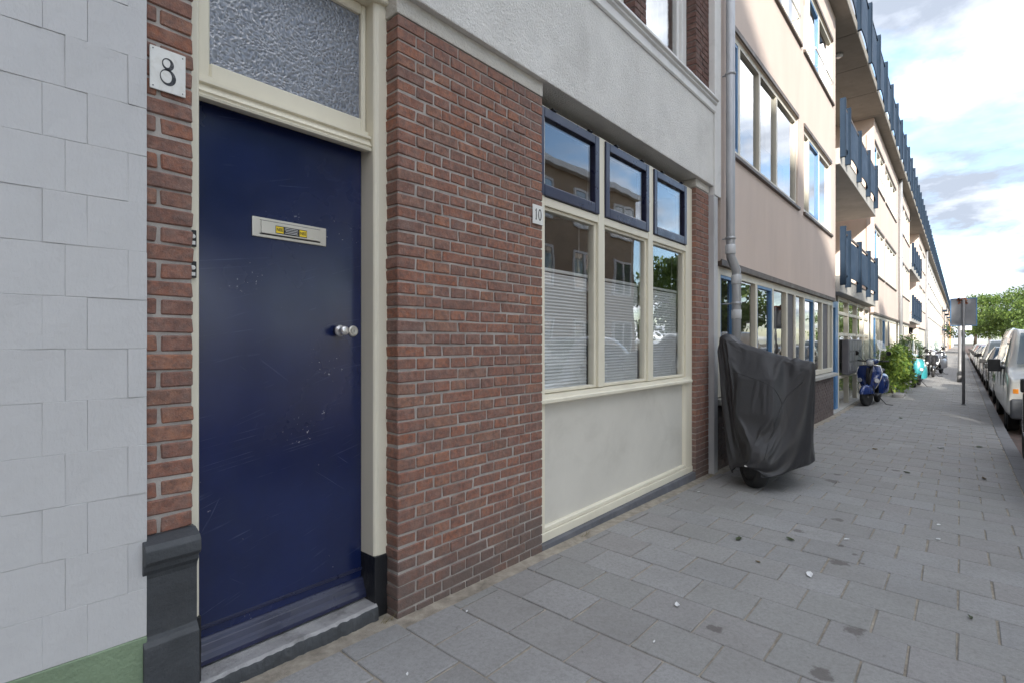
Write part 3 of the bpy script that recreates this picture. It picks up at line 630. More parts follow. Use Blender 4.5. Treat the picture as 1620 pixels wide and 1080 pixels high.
# --- shop window: cream frame, three awning lights above, three fixed lights with pleated blinds below
YW = 2.06
WX0, WX1 = 2.56, 5.157
m = MB()
m.box(2.56, 2.70, YW, YW + .10, -.005, 2.848); m.box(5.005, 5.157, YW, YW + .10, -.005, 2.848)
m.box(3.365, 3.452, YW, YW + .10, .962, 2.848); m.box(4.188, 4.282, YW, YW + .10, .962, 2.848)
m.box(2.70, 5.005, YW + .002, YW + .10, 2.79, 2.848)
m.box(2.70, 3.365, YW + .001, YW + .10, 2.195, 2.252); m.box(3.452, 4.188, YW + .001, YW + .10, 2.195, 2.252); m.box(4.282, 5.005, YW + .001, YW + .10, 2.195, 2.252)
win = m.build('shop_window', MAT['cream'], house, .005, 2)
m = MB(); m.prism([(YW + .1, .902), (YW - .022, .898), (YW - .028, .904), (YW - .028, .922), (YW - .022, .928), (YW - .012, .930), (YW - .006, .955), (YW + .1, .962)], 2.56, 5.10, 'x'); m.build('sill', MAT['cream'], win)
m = MB(); m.box(2.70, 5.005, YW + .03, YW + .06, .05, .9); m.build('panel', MAT['cream_panel'], win)
m = MB(); m.prism([(YW + .1, -.004), (YW - .006, -.004), (YW - .006, .048), (YW - .002, .052), (YW + .1, .056)], 2.62, 5.157, 'x'); m.build('bottom_rail', MAT['cream'], win)
m = MB(); m.prism([(YW + .029, .056), (YW + .004, .056), (YW + .004, .078), (YW + .012, .086), (YW + .029, .088)], 2.7, 4.985, 'x'); m.prism([(5.006, YW + .029), (4.985, YW + .029), (4.975, YW + .028), (4.988, YW + .006), (5.006, YW + .004)], .07, .895, 'z'); m.build('panel_moulding', MAT['cream'], win)
for (a, b) in ((2.62, 3.365), (3.452, 4.188), (4.282, 5.005)):
    # awning sash, blue, standing proud
    m = MB(); y0 = YW - .012
    m.box(a + .002, a + .062, y0, y0 + .05, 2.256, 2.835); m.box(b - .064, b - .002, y0, y0 + .05, 2.256, 2.835); m.box(a + .062, b - .064, y0, y0 + .05, 2.256, 2.332); m.box(a + .062, b - .064, y0, y0 + .05, 2.768, 2.835)
    s_ = m.build('awning_sash', MAT['sash_blue'], win, .006, 2)
    m = MB(); m.box(a + .05, b - .05, y0 + .026, y0 + .032, 2.32, 2.78); m.build('pane', MAT['glass'], s_)
    m = MB()
    for hx in (a + .14, b - .16): m.box(hx, hx + .05, y0 - .006, y0 + .03, 2.8352, 2.8465); m.lathe([(.006, 0), (.006, .05)], (hx, y0 - .004, 2.842), (1, 0, 0), 8)
    m.build('hinge', MAT['black_plastic'], s_)
    m = MB()
    for p, q, z0, z1 in ((a, a + .035, .962, 2.195), (b - .035, b, .962, 2.195), (a + .035, b - .035, .962, .985), (a + .035, b - .035, 2.172, 2.195)): m.box(p, q, YW + .018, YW + .07, z0, z1)
    f_ = m.build('fixed_light', MAT['cream'], win, .006, 2)
    m = MB(); m.box(a + .03, b - .03, YW + .04, YW + .046, .98, 2.18); m.build('pane', MAT['glass'], f_)
    # pleated blind pulled up from below
    m = MB(); rows = []; z = .978; i = 0
    while z < 1.79:
        rows.append([(a + .03 + (b - a - .06) * k / 8, YW + .085 + (.0065 if i % 2 else 0) + .0012 * noise.noise((k * .8, i * .3, a)), z) for k in range(9)]); z += .0116; i += 1
    m.grid(rows, smooth=False); bl = m.build('pleated_blind', MAT['blind'], f_)
    m = MB(); m.box(a + .028, b - .028, YW + .078, YW + .10, 1.786, 1.806); m.build('blind_rail', MAT['white_paint'], f_)
    m = MB()
    for cx in (a + .13, b - .13): m.tube([(cx, YW + .09, 1.8), (cx, YW + .09, 2.2)], .0012, 5)
    m.build('blind_cord', MAT['white_paint'], f_)
m = MB(); m.box(2.622, 5.157, 2.02, 2.2, -.16, -.006); m.build('bluestone_strip', MAT['blue_stone'], house, .006, 2)
# the room behind the window
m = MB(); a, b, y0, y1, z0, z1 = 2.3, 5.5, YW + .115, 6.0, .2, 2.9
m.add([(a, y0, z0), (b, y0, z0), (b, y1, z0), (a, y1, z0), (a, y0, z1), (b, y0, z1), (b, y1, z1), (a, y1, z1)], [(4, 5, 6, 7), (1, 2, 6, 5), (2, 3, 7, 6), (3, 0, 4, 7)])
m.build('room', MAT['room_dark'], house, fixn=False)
m = MB(); m.box(a, b, y0, y1, .1, .2); m.build('room_floor', MAT['room_floor'], house)

# --- white tiled wall at the left edge, turned a little towards the street
WA = R(-3.9); wo_ = Vector((.486, 1.985, 0)); MW = Matrix.Translation(wo_) @ Matrix.Rotation(WA, 4, 'Z')
m = MB(); m.box(-6, -.002, .0035, .3, .34, 7.0, MW); core = m.build('wall_core', MAT['white_tile'], wp)
m = MB(); m.box(-6, .0, -.004, .3, -.1, .352, MW); m.build('green_base', MAT['green_paint'], wp, .003)
TH = .1545; zrow = 2.2065 - TH; tcache = {}
def tile_mesh(l, var):
    k = (round(l, 3), var)
    if k not in tcache:
        r2 = random.Random(var + int(l * 999)); mm = MB(); j = lambda s: r2.uniform(-s, s)
        mm.add([(x_ + j(.0006), y + (j(.0022) if y == 0 else 0), z + j(.0005)) for z in (.0002, TH - .0002) for y in (0, .02) for x_ in (.0002, l - .0002)], [(0, 2, 3, 1), (4, 5, 7, 6), (0, 1, 5, 4), (2, 6, 7, 3), (0, 4, 6, 2), (1, 3, 7, 5)])
        tcache[k] = mm.mesh('wall_tile', MAT['white_tile'], .0014, 2)
    return tcache[k]
for r in range(-12, 7):
    z = zrow + r * TH
    if z < .34: continue
    ws = [.05] + [.151] * 12 if r % 2 == 0 else [.150, .101] + [.151] * 11
    x_ = 0
    for l in ws:
        x_ -= l
        o = link('wall_tile', tile_mesh(l, rnd.randrange(5)), core); o.matrix_local = MW @ Matrix.Translation((x_, rnd.uniform(-.0012, .0008), z)) @ Matrix.Rotation(R(rnd.uniform(-.2, .2)), 4, 'Z')
# ------------------------------------------------------------------ walls with openings, windows
def wall_open(x0, x1, z0, z1, y, ops, deep=0.16, thick=0.3):
    """front sheet with rectangular openings and their reveals; ops = [(xa, xb, za, zb)]"""
    m = MB(); xs = sorted({x0, x1} | {v for o in ops for v in o[:2] if x0 <= v <= x1}); zs = sorted({z0, z1} | {v for o in ops for v in o[2:] if z0 <= v <= z1})
    for i in range(len(xs) - 1):
        for k in range(len(zs) - 1):
            xc, zc = (xs[i] + xs[i + 1]) / 2, (zs[k] + zs[k + 1]) / 2
            if any(o[0] < xc < o[1] and o[2] < zc < o[3] for o in ops): continue
            m.add([(xs[i], y, zs[k]), (xs[i + 1], y, zs[k]), (xs[i + 1], y, zs[k + 1]), (xs[i], y, zs[k + 1])], [(0, 1, 2, 3)])
    for (a, b, c, d) in ops:
        e_ = y + deep
        m.add([(a, y, c), (a, e_, c), (a, e_, d), (a, y, d)], [(0, 1, 2, 3)]); m.add([(b, y, c), (b, y, d), (b, e_, d), (b, e_, c)], [(0, 1, 2, 3)])
        m.add([(a, y, c), (b, y, c), (b, e_, c), (a, e_, c)], [(0, 1, 2, 3)]); m.add([(a, y, d), (a, e_, d), (b, e_, d), (b, y, d)], [(0, 1, 2, 3)])
    return m
def window(parent, xa, xb, za, zb, y, mull, blue=(), back='curtain', mat='frame_cream', sill=True, deep=0.07, fw=0.07, panels=(), glass='glass_far'):
    """y = wall face; frame set back by deep; each light has its own pane"""
    yf = y + deep - .05; m = MB()
    m.box(xa, xa + fw, yf, yf + .06, za, zb); m.box(xb - fw, xb, yf, yf + .06, za, zb); m.box(xa + fw, xb - fw, yf, yf + .06, za, za + fw); m.box(xa + fw, xb - fw, yf, yf + .06, zb - fw, zb)
    for mx_ in mull: m.box(mx_ - fw / 2, mx_ + fw / 2, yf, yf + .06, za + fw, zb - fw)
    f = m.build('window', MAT[mat], parent)
    edges = [xa + fw] + [v for mx_ in mull for v in (mx_ - fw / 2, mx_ + fw / 2)] + [xb - fw]
    for i in range(len(edges) // 2):
        a, b = edges[2 * i], edges[2 * i + 1]
        if i in panels:
            m = MB(); m.box(a, b, yf + .02, yf + .05, za + fw, zb - fw); m.build('panel', MAT['frame_grey'], f); continue
        if i in blue:
            m = MB(); q = .035
            for p_, r_, s_, t_ in ((a, a + q, za + fw, zb - fw), (b - q, b, za + fw, zb - fw), (a + q, b - q, za + fw, za + fw + q), (a + q, b - q, zb - fw - q, zb - fw)): m.box(p_, r_, yf + .006, yf + .045, s_, t_)
            m.build('casement', MAT['frame_blue'], f); a += q; b -= q
        m = MB(); m.add([(a - .01, yf + .036, za + fw - .01), (b + .01, yf + .036, za + fw - .01), (b + .01, yf + .036, zb - fw + .01), (a - .01, yf + .036, zb - fw + .01)], [(0, 1, 2, 3)]); m.build('pane', MAT[glass], f)
    if sill:
        m = MB(); m.prism([(y + deep, za + .01), (y - .035, za - .012), (y - .035, za - .05), (y + .0, za - .06), (y + deep, za - .06)], xa - .05, xb + .05, 'x'); m.build('sill', MAT['bronze'], f)
        m = MB(); m.box(xa - .02, xb + .02, y - .02, y + .06, zb + .002, zb + .06); m.build('lintel', MAT['bronze'], f)
    if back:
        yb = yf + (.16 if back == 'curtain' else .9); n = max(4, int((xb - xa) * 14)); m = MB()
        m.grid([[(xa - .2 + (xb - xa + .4) * k / n, yb + (.025 * math.sin(k * 1.9) if back == 'curtain' else 0), z) for k in range(n + 1)] for z in (za - .2, zb + .2)])
        m.build('curtain' if back == 'curtain' else 'room_back', MAT['curtain'] if back == 'curtain' else MAT['room_dark'], f)
    return f
def downpipe(label, x, y, z0, z1, r=.05, jog=False):
    t_ = thing('downpipe', label, 'pipe', (x, y, z0), world=True, group=None)
    path = [(x - .10 * jog, y, z1), (x - .10 * jog, y, 2.28), (x - .09 * jog, y, 2.22), (x, y - .03 * jog, 2.08), (x + .0, y - .03 * jog, 2.02), (x, y - .03 * jog, z0)] if jog else [(x, y, z1), (x, y, z0)]
    m = MB(); m.tube(path, r, 16); m.build('pipe', MAT['zinc'], t_)
    zs = (2.42, 1.72, 4.2, 5.9, .35) if jog else (1.6, 3.2, 4.8, 6.4)
    for z in zs:
        ox = -.10 if jog and z > 2.2 else 0; oy = -.03 if jog and z < 2.2 else 0
        m = MB(); m.lathe([(r + .004, -.014), (r + .009, -.008), (r + .009, .008), (r + .004, .014)], (x + ox, y + oy, z), (0, 0, 1), 16); m.tube([(x + ox, y + oy + r, z), (x + ox, y + .16, z)], .008, 6); m.build('bracket', MAT['zinc'], t_)
    if jog:
        for z, oy, ox in ((2.30, 0, -.10), (1.98, -.03, 0), (1.60, -.03, 0)):
            m = MB(); m.lathe([(r + .003, -.05), (r + .006, -.045), (r + .006, .045), (r + .003, .05)], (x + ox, y + oy, z), (0, 0, 1), 16); m.build('sleeve', MAT['zinc_flat'], t_)
    return t_
# ------------------------------------------------------------------ apartment building with the blue balconies
YB = 1.972
apt = thing('apartment_building', 'pink rendered apartment building with blue balcony railings and cream window frames', 'building', (5.74, YB, -.1), world=True)
B1, R1, B2, R2, B3, BE = 5.735, 12.55, 18.91, 33.2, 41.0, 48.8
SOF = 8.05
wins = {}
w1 = [(6.16, 9.24, 3.46, 4.87, (6.42, 7.25, 8.08), (0,)), (9.68, 12.05, 3.46, 4.87, (10.15, 11.0), (1,)), (6.16, 9.40, 6.15, 7.40, (7.25, 8.08, 8.7), (0,)), (9.68, 12.20, 6.15, 7.40, (10.2, 11.0), (1,))]
w2 = []
for z0, z1 in ((3.38, 4.82), (6.13, 7.38)):
    w2 += [(19.05, 21.6, z0, z1, (19.8, 20.7), (0,)), (22.0, 25.8, z0, z1, (22.8, 23.7, 24.8), ()), (27.7, 29.9, z0, z1, (28.4, 29.2), (0,)), (30.3, 33.0, z0, z1, (31.1, 32.1), ())]
w3 = []
for z0, z1 in ((3.38, 4.82), (6.13, 7.38)): w3 += [(41.4, 44.2, z0, z1, (42.3, 43.2), (0,)), (45.0, 48.2, z0, z1, (46.0, 47.1), ())]
for (a, b, ws) in ((B1, R1, w1), (B2, R2, w2), (B3, BE, w3)):
    wall_open(a, b, 2.2, SOF, YB, [q[:4] for q in ws], .12).build('wall', MAT['pink_render'], apt, fixn=False)
    m = MB(); m.box(a, a + .02, YB + .002, YB + 1.5, 2.2, SOF); m.box(a, b, YB + .001, YB + .35, 2.185, 2.1995); m.build('return_wall', MAT['pink_render'], apt)
    for q in ws:
        window(apt, *q[:4], YB, q[4], q[5], back='curtain' if rnd.random() < .75 else 'room')
# white safety loops in front of the opening lights
for (x_, z) in ((8.5, 6.25), (11.2, 6.25), (10.3, 6.25), (19.5, 6.25), (23.2, 6.25), (25.2, 6.25)):
    m = MB(); m.tube([(x_ - .35, YB, z), (x_ - .35, YB - .12, z), (x_ - .35, YB - .12, z + .02), (x_ + .35, YB - .12, z + .02), (x_ + .35, YB - .12, z), (x_ + .35, YB, z)], .012, 6); m.build('safety_rail', MAT['white_paint'], apt)
# ground floor: grey brick plinth, concrete sill, long strip of lights
def plinth(x0, x1, label):
    m = MB(); m.box(x0, x1, YB + .035, YB + .3, -.35, .60); p_ = m.build('brick_plinth', MAT['mortar_dark'], apt)
    mm = MB(); n = 0
    for r in range(15):
        z = .575 - r * .0605; x_ = x0 - (.11 if r % 2 else 0)
        while x_ < x1:
            a, b = max(x0, x_), min(x1, x_ + .21)
            if b - a > .03: mm.box(a + .004, b - .004, YB + .028 + rnd.uniform(0, .003), YB + .08, z - .0253, z + .0253)
            x_ += .22
    tag(mm.build('bricks', MAT['brick_grey'], p_, fixn=False), kind='stuff')
    m = MB(); m.prism([(YB + .2, .70), (YB - .05, .672), (YB - .05, .615), (YB + .2, .602)], x0, x1, 'x'); m.build('sill', MAT['concrete_pale'], apt, .004)
plinth(B1, 12.52, ''); plinth(B2, R2, '')
window(apt, B1 + .01, 12.50, .70, 2.13, YB + .02, (6.33, 7.16, 7.95, 8.72, 9.24, 9.88, 10.66, 11.40, 12.05), (0, 2, 6), 'room', sill=False, panels=(4, 8), glass='glass', deep=.065, fw=.085)
window(apt, B2 + .05, 26.4, .70, 2.13, YB + .02, (19.7, 20.6, 21.4, 22.3, 23.1, 24.0, 24.9, 25.6), (0, 3), 'curtain', sill=False, panels=(5,), fw=.085, deep=.065)
window(apt, 27.2, R2 - .05, .70, 2.13, YB + .02, (28.0, 28.9, 29.8, 30.8, 31.8, 32.5), (1,), 'curtain', sill=False, panels=(3,), fw=.085, deep=.065)
for a, b in ((B1, R1), (B2, R2), (B3, BE)):
    m = MB(); m.prism([(YB - .012, 2.2), (YB - .012, 2.135), (YB + .14, 2.131), (YB + .14, 2.18), (YB + .01, 2.18), (YB - .003, 2.2)], a, b - .02, 'x'); m.build('drip_profile', MAT['bronze'], apt)
m = MB(); m.box(B3, BE, YB + .03, YB + .3, -.35, 2.13); m.build('garage_front', MAT['frame_cream'], apt)
# recess: entrance below, two balconies above
def balcony(x0, x1, zs, posts):
    yb = 1.90
    m = MB(); m.box(x0, x1, yb, YB + 1.4, zs, zs + .34); b_ = m.build('balcony', MAT['concrete_pale'], apt, .01)
    for i, p_ in enumerate(posts):
        m = MB(); m.box(p_ - .035, p_ + .035, yb - .10, yb - .002, zs + .14, zs + 1.36); m.box(p_ - .05, p_ + .05, yb - .105, yb - .1, zs + .14, zs + 1.36); m.build('railing_post', MAT['rail_blue'], b_)
        q = posts[i + 1] - .04 if i + 1 < len(posts) else None
        if q:
            m = MB(); n = 10; m.grid([[(p_ + .04 + (q - p_ - .04) * k / n, yb - .05 - .035 * math.sin(math.pi * k / n), z) for k in range(n + 1)] for z in (zs + .36, zs + 1.14)]); m.grid([[(p_ + .04 + (q - p_ - .04) * k / n, yb - .03 - .035 * math.sin(math.pi * k / n), z) for k in range(n + 1)] for z in (zs + .36, zs + 1.14)]); m.build('railing_panel', MAT['rail_panel'], b_)
            m = MB(); m.box(p_ + .035, q, yb - .05, yb - .02, zs + 1.24, zs + 1.28); m.build('railing_bar', MAT['bronze'], b_)
balcony(R1 + .03, 18.6, 2.34, [12.62, 13.25, 14.87, 16.5, 18.1]); balcony(R1 + .03, 18.6, 5.0, [12.62, 13.25, 14.87, 16.5, 18.1])
balcony(R2 + .03, 40.6, 2.34, [33.4, 35.1, 36.8, 38.5, 40.2]); balcony(R2 + .03, 40.6, 5.0, [33.4, 35.1, 36.8, 38.5, 40.2])
for a, b in ((R1, B2), (R2, B3)):
    m = MB(); m.box(a, b, YB + 1.35, YB + 1.5, -.3, SOF); m.build('recess_wall', MAT['pink_render'], apt)
# entrance front: cream bars, glass, blue door post, bank of letterboxes
YE = 2.09
m = MB()
for x_, w_ in ((13.62, .12), (15.0, .11), (16.4, .11), (17.6, .11), (18.75, .1)): m.box(x_, x_ + w_, YE, YE + .1, -.3, 2.33)
for z, h_ in ((2.25, .08), (1.93, .07), (1.44, .07), (.46, .07)): m.box(13.75, 18.85, YE + .012, YE + .09, z, z + h_)
en = m.build('entrance_frame', MAT['frame_cream'], apt)
m = MB(); m.add([(13.7, YE + .05, -.2), (18.8, YE + .05, -.2), (18.8, YE + .05, 2.3), (13.7, YE + .05, 2.3)], [(0, 1, 2, 3)]); m.build('pane', MAT['glass'], en)
m = MB(); m.box(12.58, 13.0, YE, YE + .06, -.25, 2.2); m.box(13.3, 13.60, YE, YE + .06, -.25, 2.2); m.box(13.0, 13.3, YE, YE + .06, 2.05, 2.2); m.build('door', MAT['frame_blue'], apt)
m = MB(); m.box(13.0, 13.3, YE + .04, YE + .05, -.2, 2.05); m.build('pane', MAT['glass_far'], apt)
m = MB(); m.box(12.55, 18.9, YE + .9, YE + 1.0, -.3, 2.33); m.build('hall_back', MAT['room_dark'], apt)
m = MB(); m.box(12.55, 18.9, YE - .10, YE + .9, -.4, zg(13, 1.95) + .02); m.build('entrance_step', MAT['concrete_pale'], apt)
m = MB(); m.box(14.05, 16.15, YE - .14, YE - .002, .56, 1.36); lb = m.build('letterboxes', MAT['frame_grey'], apt, .01)
for i in range(5):
    for k in range(3):
        m = MB(); m.box(14.12 + i * .405, 14.48 + i * .405, YE - .15, YE - .1402, .62 + k * .245, .82 + k * .245); m.build('letterbox_flap', MAT['metal_grey'], lb)
# roof walkway: concrete slabs and blue railing along the whole front
EY = 1.70
x = 4.66 + 1.76; k = 0
sm = MB(); sm.box(0, 1.745, 0, YB + .5 - EY, 0, .21); slab_me = sm.mesh('roof_slab', MAT['concrete'], .012)
sm = MB(); sm.box(-.04, .04, -.07, .04, .0, 1.46); sm.box(-.06, .06, -.08, -.07, 0, 1.46); post_me = sm.mesh('railing_post', MAT['rail_blue'])
sm = MB(); n = 8
for off in (0, .02): sm.grid([[(.05 + 1.66 * q / n, .0 + off - .03 * math.sin(math.pi * q / n), z) for q in range(n + 1)] for z in (.25, 1.22)])
panel_me = sm.mesh('railing_panel', MAT['rail_panel'], fixn=False)
sm = MB(); sm.box(.04, 1.72, -.02, .02, 1.32, 1.36); bar_me = sm.mesh('railing_bar', MAT['rail_blue'])
while x < BE:
    s_ = link('roof_slab', slab_me, apt, (x, EY, SOF)); s_.matrix_parent_inverse = Matrix.Translation(-Vector(apt.location))
    for nme, me in (('railing_post', post_me), ('railing_panel', panel_me), ('railing_bar', bar_me)):
        o = link(nme, me, s_, (0, 0, .03))
    x += 1.76
m = MB(); m.box(B1 - .01, B1 + .7, EY, YB + .4, SOF, SOF + .21); m.build('roof_slab', MAT['concrete'], apt)
m = MB(); m.box(B1, BE, YB + .5, YB + 9, SOF + .002, SOF + .2); m.box(B1, BE, YB + 2.2, YB + 9, SOF + .2, SOF + 2.6); m.build('roof', MAT['concrete'], apt)
m = MB()
for x_ in (14.2, 36): m.lathe([(.09, 0), (.09, -.05), (.05, -.08)], (x_, YB + .2, SOF - .001), (0, 0, 1), 14)
m.build('soffit_lamp', MAT['lamp_glass'], apt)
downpipe('zinc downpipe with a kink beside the plaster strip and covered scooter', 5.88, 1.885, -.12, 8.3, .047, True)
downpipe('straight grey downpipe on the pink apartment front beyond the balconies', 26.85, YB - .09, -.25, SOF, .06)
downpipe('slim downpipe where the pink and white apartment fronts meet', 48.7, YB - .1, -.25, SOF, .06)

# ------------------------------------------------------------------ further fronts down the street
def far_front(name, label, x0, x1, matn, zt, pitch, rail=True, shutters=False):
    t_ = thing(name, label, 'building', (x0, YB, -.3), world=True); ws = []
    x_ = x0 + .8
    while x_ + 2.2 < x1:
        for z0 in (3.3, 6.0): ws.append((x_, x_ + 2.0, z0, z0 + 1.4))
        ws.append((x_, x_ + 2.4, .6, 2.2)); x_ += pitch
    wall_open(x0, x1, -.35, zt, YB, ws, .12).build('wall', MAT[matn], t_, fixn=False)
    m = MB(); m.box(x0, x1, YB + .4, YB + 9, -.3, zt); m.build('core', MAT['room_dark'], t_)
    for q in ws: window(t_, *q, YB, ((q[0] + q[1]) / 2,), (0,) if rnd.random() < .3 else (), 'curtain', sill=q[2] > 1)
    if rail:
        m = MB(); m.box(x0, x1, EY, YB + .5, zt, zt + .2); s_ = m.build('roof_slab', MAT['concrete'], t_)
        xx = x0 + .4
        while xx < x1 - 1:
            for nme, me in (('railing_post', post_me), ('railing_panel', panel_me)):
                o = link(nme, me, s_, (xx, EY, zt + .03))
            xx += 1.76
    if shutters:
        xx = x0 + 8
        while xx < x1 - 4:
            for z0 in (2.9, 5.6):
                m = MB(); m.box(xx, xx + 3, YB - .5, YB, z0, z0 + .2); m.box(xx, xx + 3, YB - .5, YB - .45, z0 + .2, z0 + 1.2); m.build('balcony', MAT['rail_blue'], t_)
            xx += 14
    return t_
far_front('apartment_building', 'white rendered apartment front with many windows beyond the pink one', 48.85, 86, 'white_render', 8.0, 3.1)
far_front('apartment_building', 'pink apartment front with dark balconies beyond the white one', 86.05, 150, 'pink_render', 8.05, 4.2, True, True)
far_front('apartment_building', 'orange house front near the far end of the street', 150.05, 185, 'orange_render', 10.5, 4.6, False)
far_front('apartment_building', 'pale house front beyond the orange one at the street end', 185.05, 250, 'white_render', 9.5, 4.6, False)

# ------------------------------------------------------------------ the other side of the street: seen in the panes and as shade
make_brick('brick_brown', [(0.155, 0.105, 0.07), (0.12, 0.08, 0.055), (0.18, 0.12, 0.08)], False)
def wall_brick(name, c1, c2, mort):
    t = NT(name); br = t.n('ShaderNodeTexBrick'); p = t.pos(); sw = t.n('ShaderNodeSeparateXYZ'); t.l(p, sw.inputs[0]); cb = t.n('ShaderNodeCombineXYZ')
    t.l(t.math('ADD', sw.outputs['X'], sw.outputs['Y']), cb.inputs[0]); t.l(sw.outputs['Z'], cb.inputs[1]); t.l(cb.outputs[0], br.inputs['Vector'])
    for kk, vv in (('Scale', 1.0), ('Mortar Size', 0.006), ('Brick Width', .22), ('Row Height', .062)): br.inputs[kk].default_value = vv
    br.inputs['Color1'].default_value = c1 + (1,); br.inputs['Color2'].default_value = c2 + (1,); br.inputs['Mortar'].default_value = mort + (1,)
    t.set(t.mix(t.ramp(t.noise(p, 1.3, 6, .6), (.35, 0.), (.7, .4)), br.outputs['Color'], scol(c1, .6)), .85, 0, .2); MAT[name] = t.m
wall_brick('wall_brown', (0.42, 0.32, 0.22), (0.34, 0.25, 0.17), (0.42, 0.37, 0.31)); wall_brick('wall_red', (0.17, 0.075, 0.05), (0.13, 0.06, 0.04), (0.22, 0.2, 0.18))
def opp_front(label, x0, x1, y, depth, zt, matn, pitch, rows):
    """front facing +Y"""
    t_ = thing('terraced_house', label, 'building', (x0, y, -.3), world=True); m = MB(); m.box(x0, x1, y - depth, y, -.4, zt); m.build('wall', MAT[matn], t_)
    m = MB(); m.box(x0 - .1, x1 + .1, y - depth - .1, y + .25, zt, zt + .25); m.build('roof_edge', MAT['white_paint'], t_)
    x_ = x0 + 1.2
    while x_ + 1.9 < x1:
        for z0, h_ in rows:
            m = MB(); a, b = x_, x_ + 1.7
            for p_, q, r_, s_ in ((a, a + .09, z0, z0 + h_), (b - .09, b, z0, z0 + h_), (a + .09, b - .09, z0, z0 + .09), (a + .09, b - .09, z0 + h_ - .09, z0 + h_), ((a + b) / 2 - .06, (a + b) / 2 + .06, z0 + .09, z0 + h_ - .09)): m.box(p_, q, y, y + .07, r_, s_)
            f = m.build('window', MAT['white_paint'], t_)
            m = MB(); m.box(a + .05, b - .05, y + .01, y + .02, z0 + .05, z0 + h_ - .05); m.build('curtain', MAT['curtain'], f)
            m = MB(); m.add([(a + .05, y + .04, z0 + .05), (b - .05, y + .04, z0 + .05), (b - .05, y + .04, z0 + h_ - .05), (a + .05, y + .04, z0 + h_ - .05)], [(0, 1, 2, 3)]); m.build('pane', MAT['glass_far'], f)
        x_ += pitch
rows_ = [(.5, 1.7), (3.4, 1.6), (6.0, 1.5)]
opp_front('brown brick house across the street, mirrored in the shop window', 13.0, 22.5, -7.6, 8, 8.0, 'wall_brown', 3.1, rows_)
# unseen block added behind the camera to keep the sun off the near pavement and fronts
t_ = thing('shade_block', 'unseen tall brick block added behind the camera to shade the near street', 'building', (-16, -6, -.3), world=True)
m = MB(); m.box(-22, -9, -11.5, -.5, -.4, 12.2); m.build('wall', MAT['wall_red'], t_)
m = MB(); m.box(-22.1, -8.9, -11.6, -.4, 12.2, 12.4); m.build('roof_edge', MAT['white_paint'], t_)
# ------------------------------------------------------------------ covered scooter by the wall
def crom(p0, p1, p2, p3, t):
    return [0.5 * ((2 * b) + (c - a) * t + (2 * a - 5 * b + 4 * c - d) * t * t + (-a + 3 * b - 3 * c + d) * t ** 3) for a, b, c, d in zip(p0, p1, p2, p3)]
def smooth_line(pts, n):
    out = []
    for i in range(len(pts) - 1):
        p0, p1, p2, p3 = pts[max(i - 1, 0)], pts[i], pts[i + 1], pts[min(i + 2, len(pts) - 1)]
        for k in range(n): out.append(crom(p0, p1, p2, p3, k / n))
    out.append(list(pts[-1])); return out
def loft(stations, n_along, n_ring):
    rings = [smooth_line(s_, n_ring) for s_ in stations]
    cols = [smooth_line([r[k] for r in rings], n_along) for k in range(len(rings[0]))]
    return [[c[i] for c in cols] for i in range(len(cols[0]))]
def cover_mat():
    t = NT('cover_cloth'); v = t.co()
    c = t.mix(t.ramp(t.noise(v, 2.5, 5, .6), (.3, 0.), (.7, 1.)), (0.015, 0.015, 0.0175), (0.022, 0.022, 0.026))
    c = t.mix(t.ramp(t.noise(v, 45, 3, .6), (.72, 0.), (.8, .5)), c, (.10, .10, .10))
    t.set(c, t.ramp(t.noise(v, 5, 5, .6), (.3, .42), (.7, .56)), 0, .6)
    b = t.bump(t.noise(t.co('Object', (1, 1, .45)), 7, 3, .5, 1.0), .22, .025); t.bump(t.noise(v, 420, 2, .5), .15, .001, b); MAT['cover_cloth'] = t.m
cover_mat()
def ringpts(x, cy, pts): return [(x, cy + a, z) for a, z in pts]
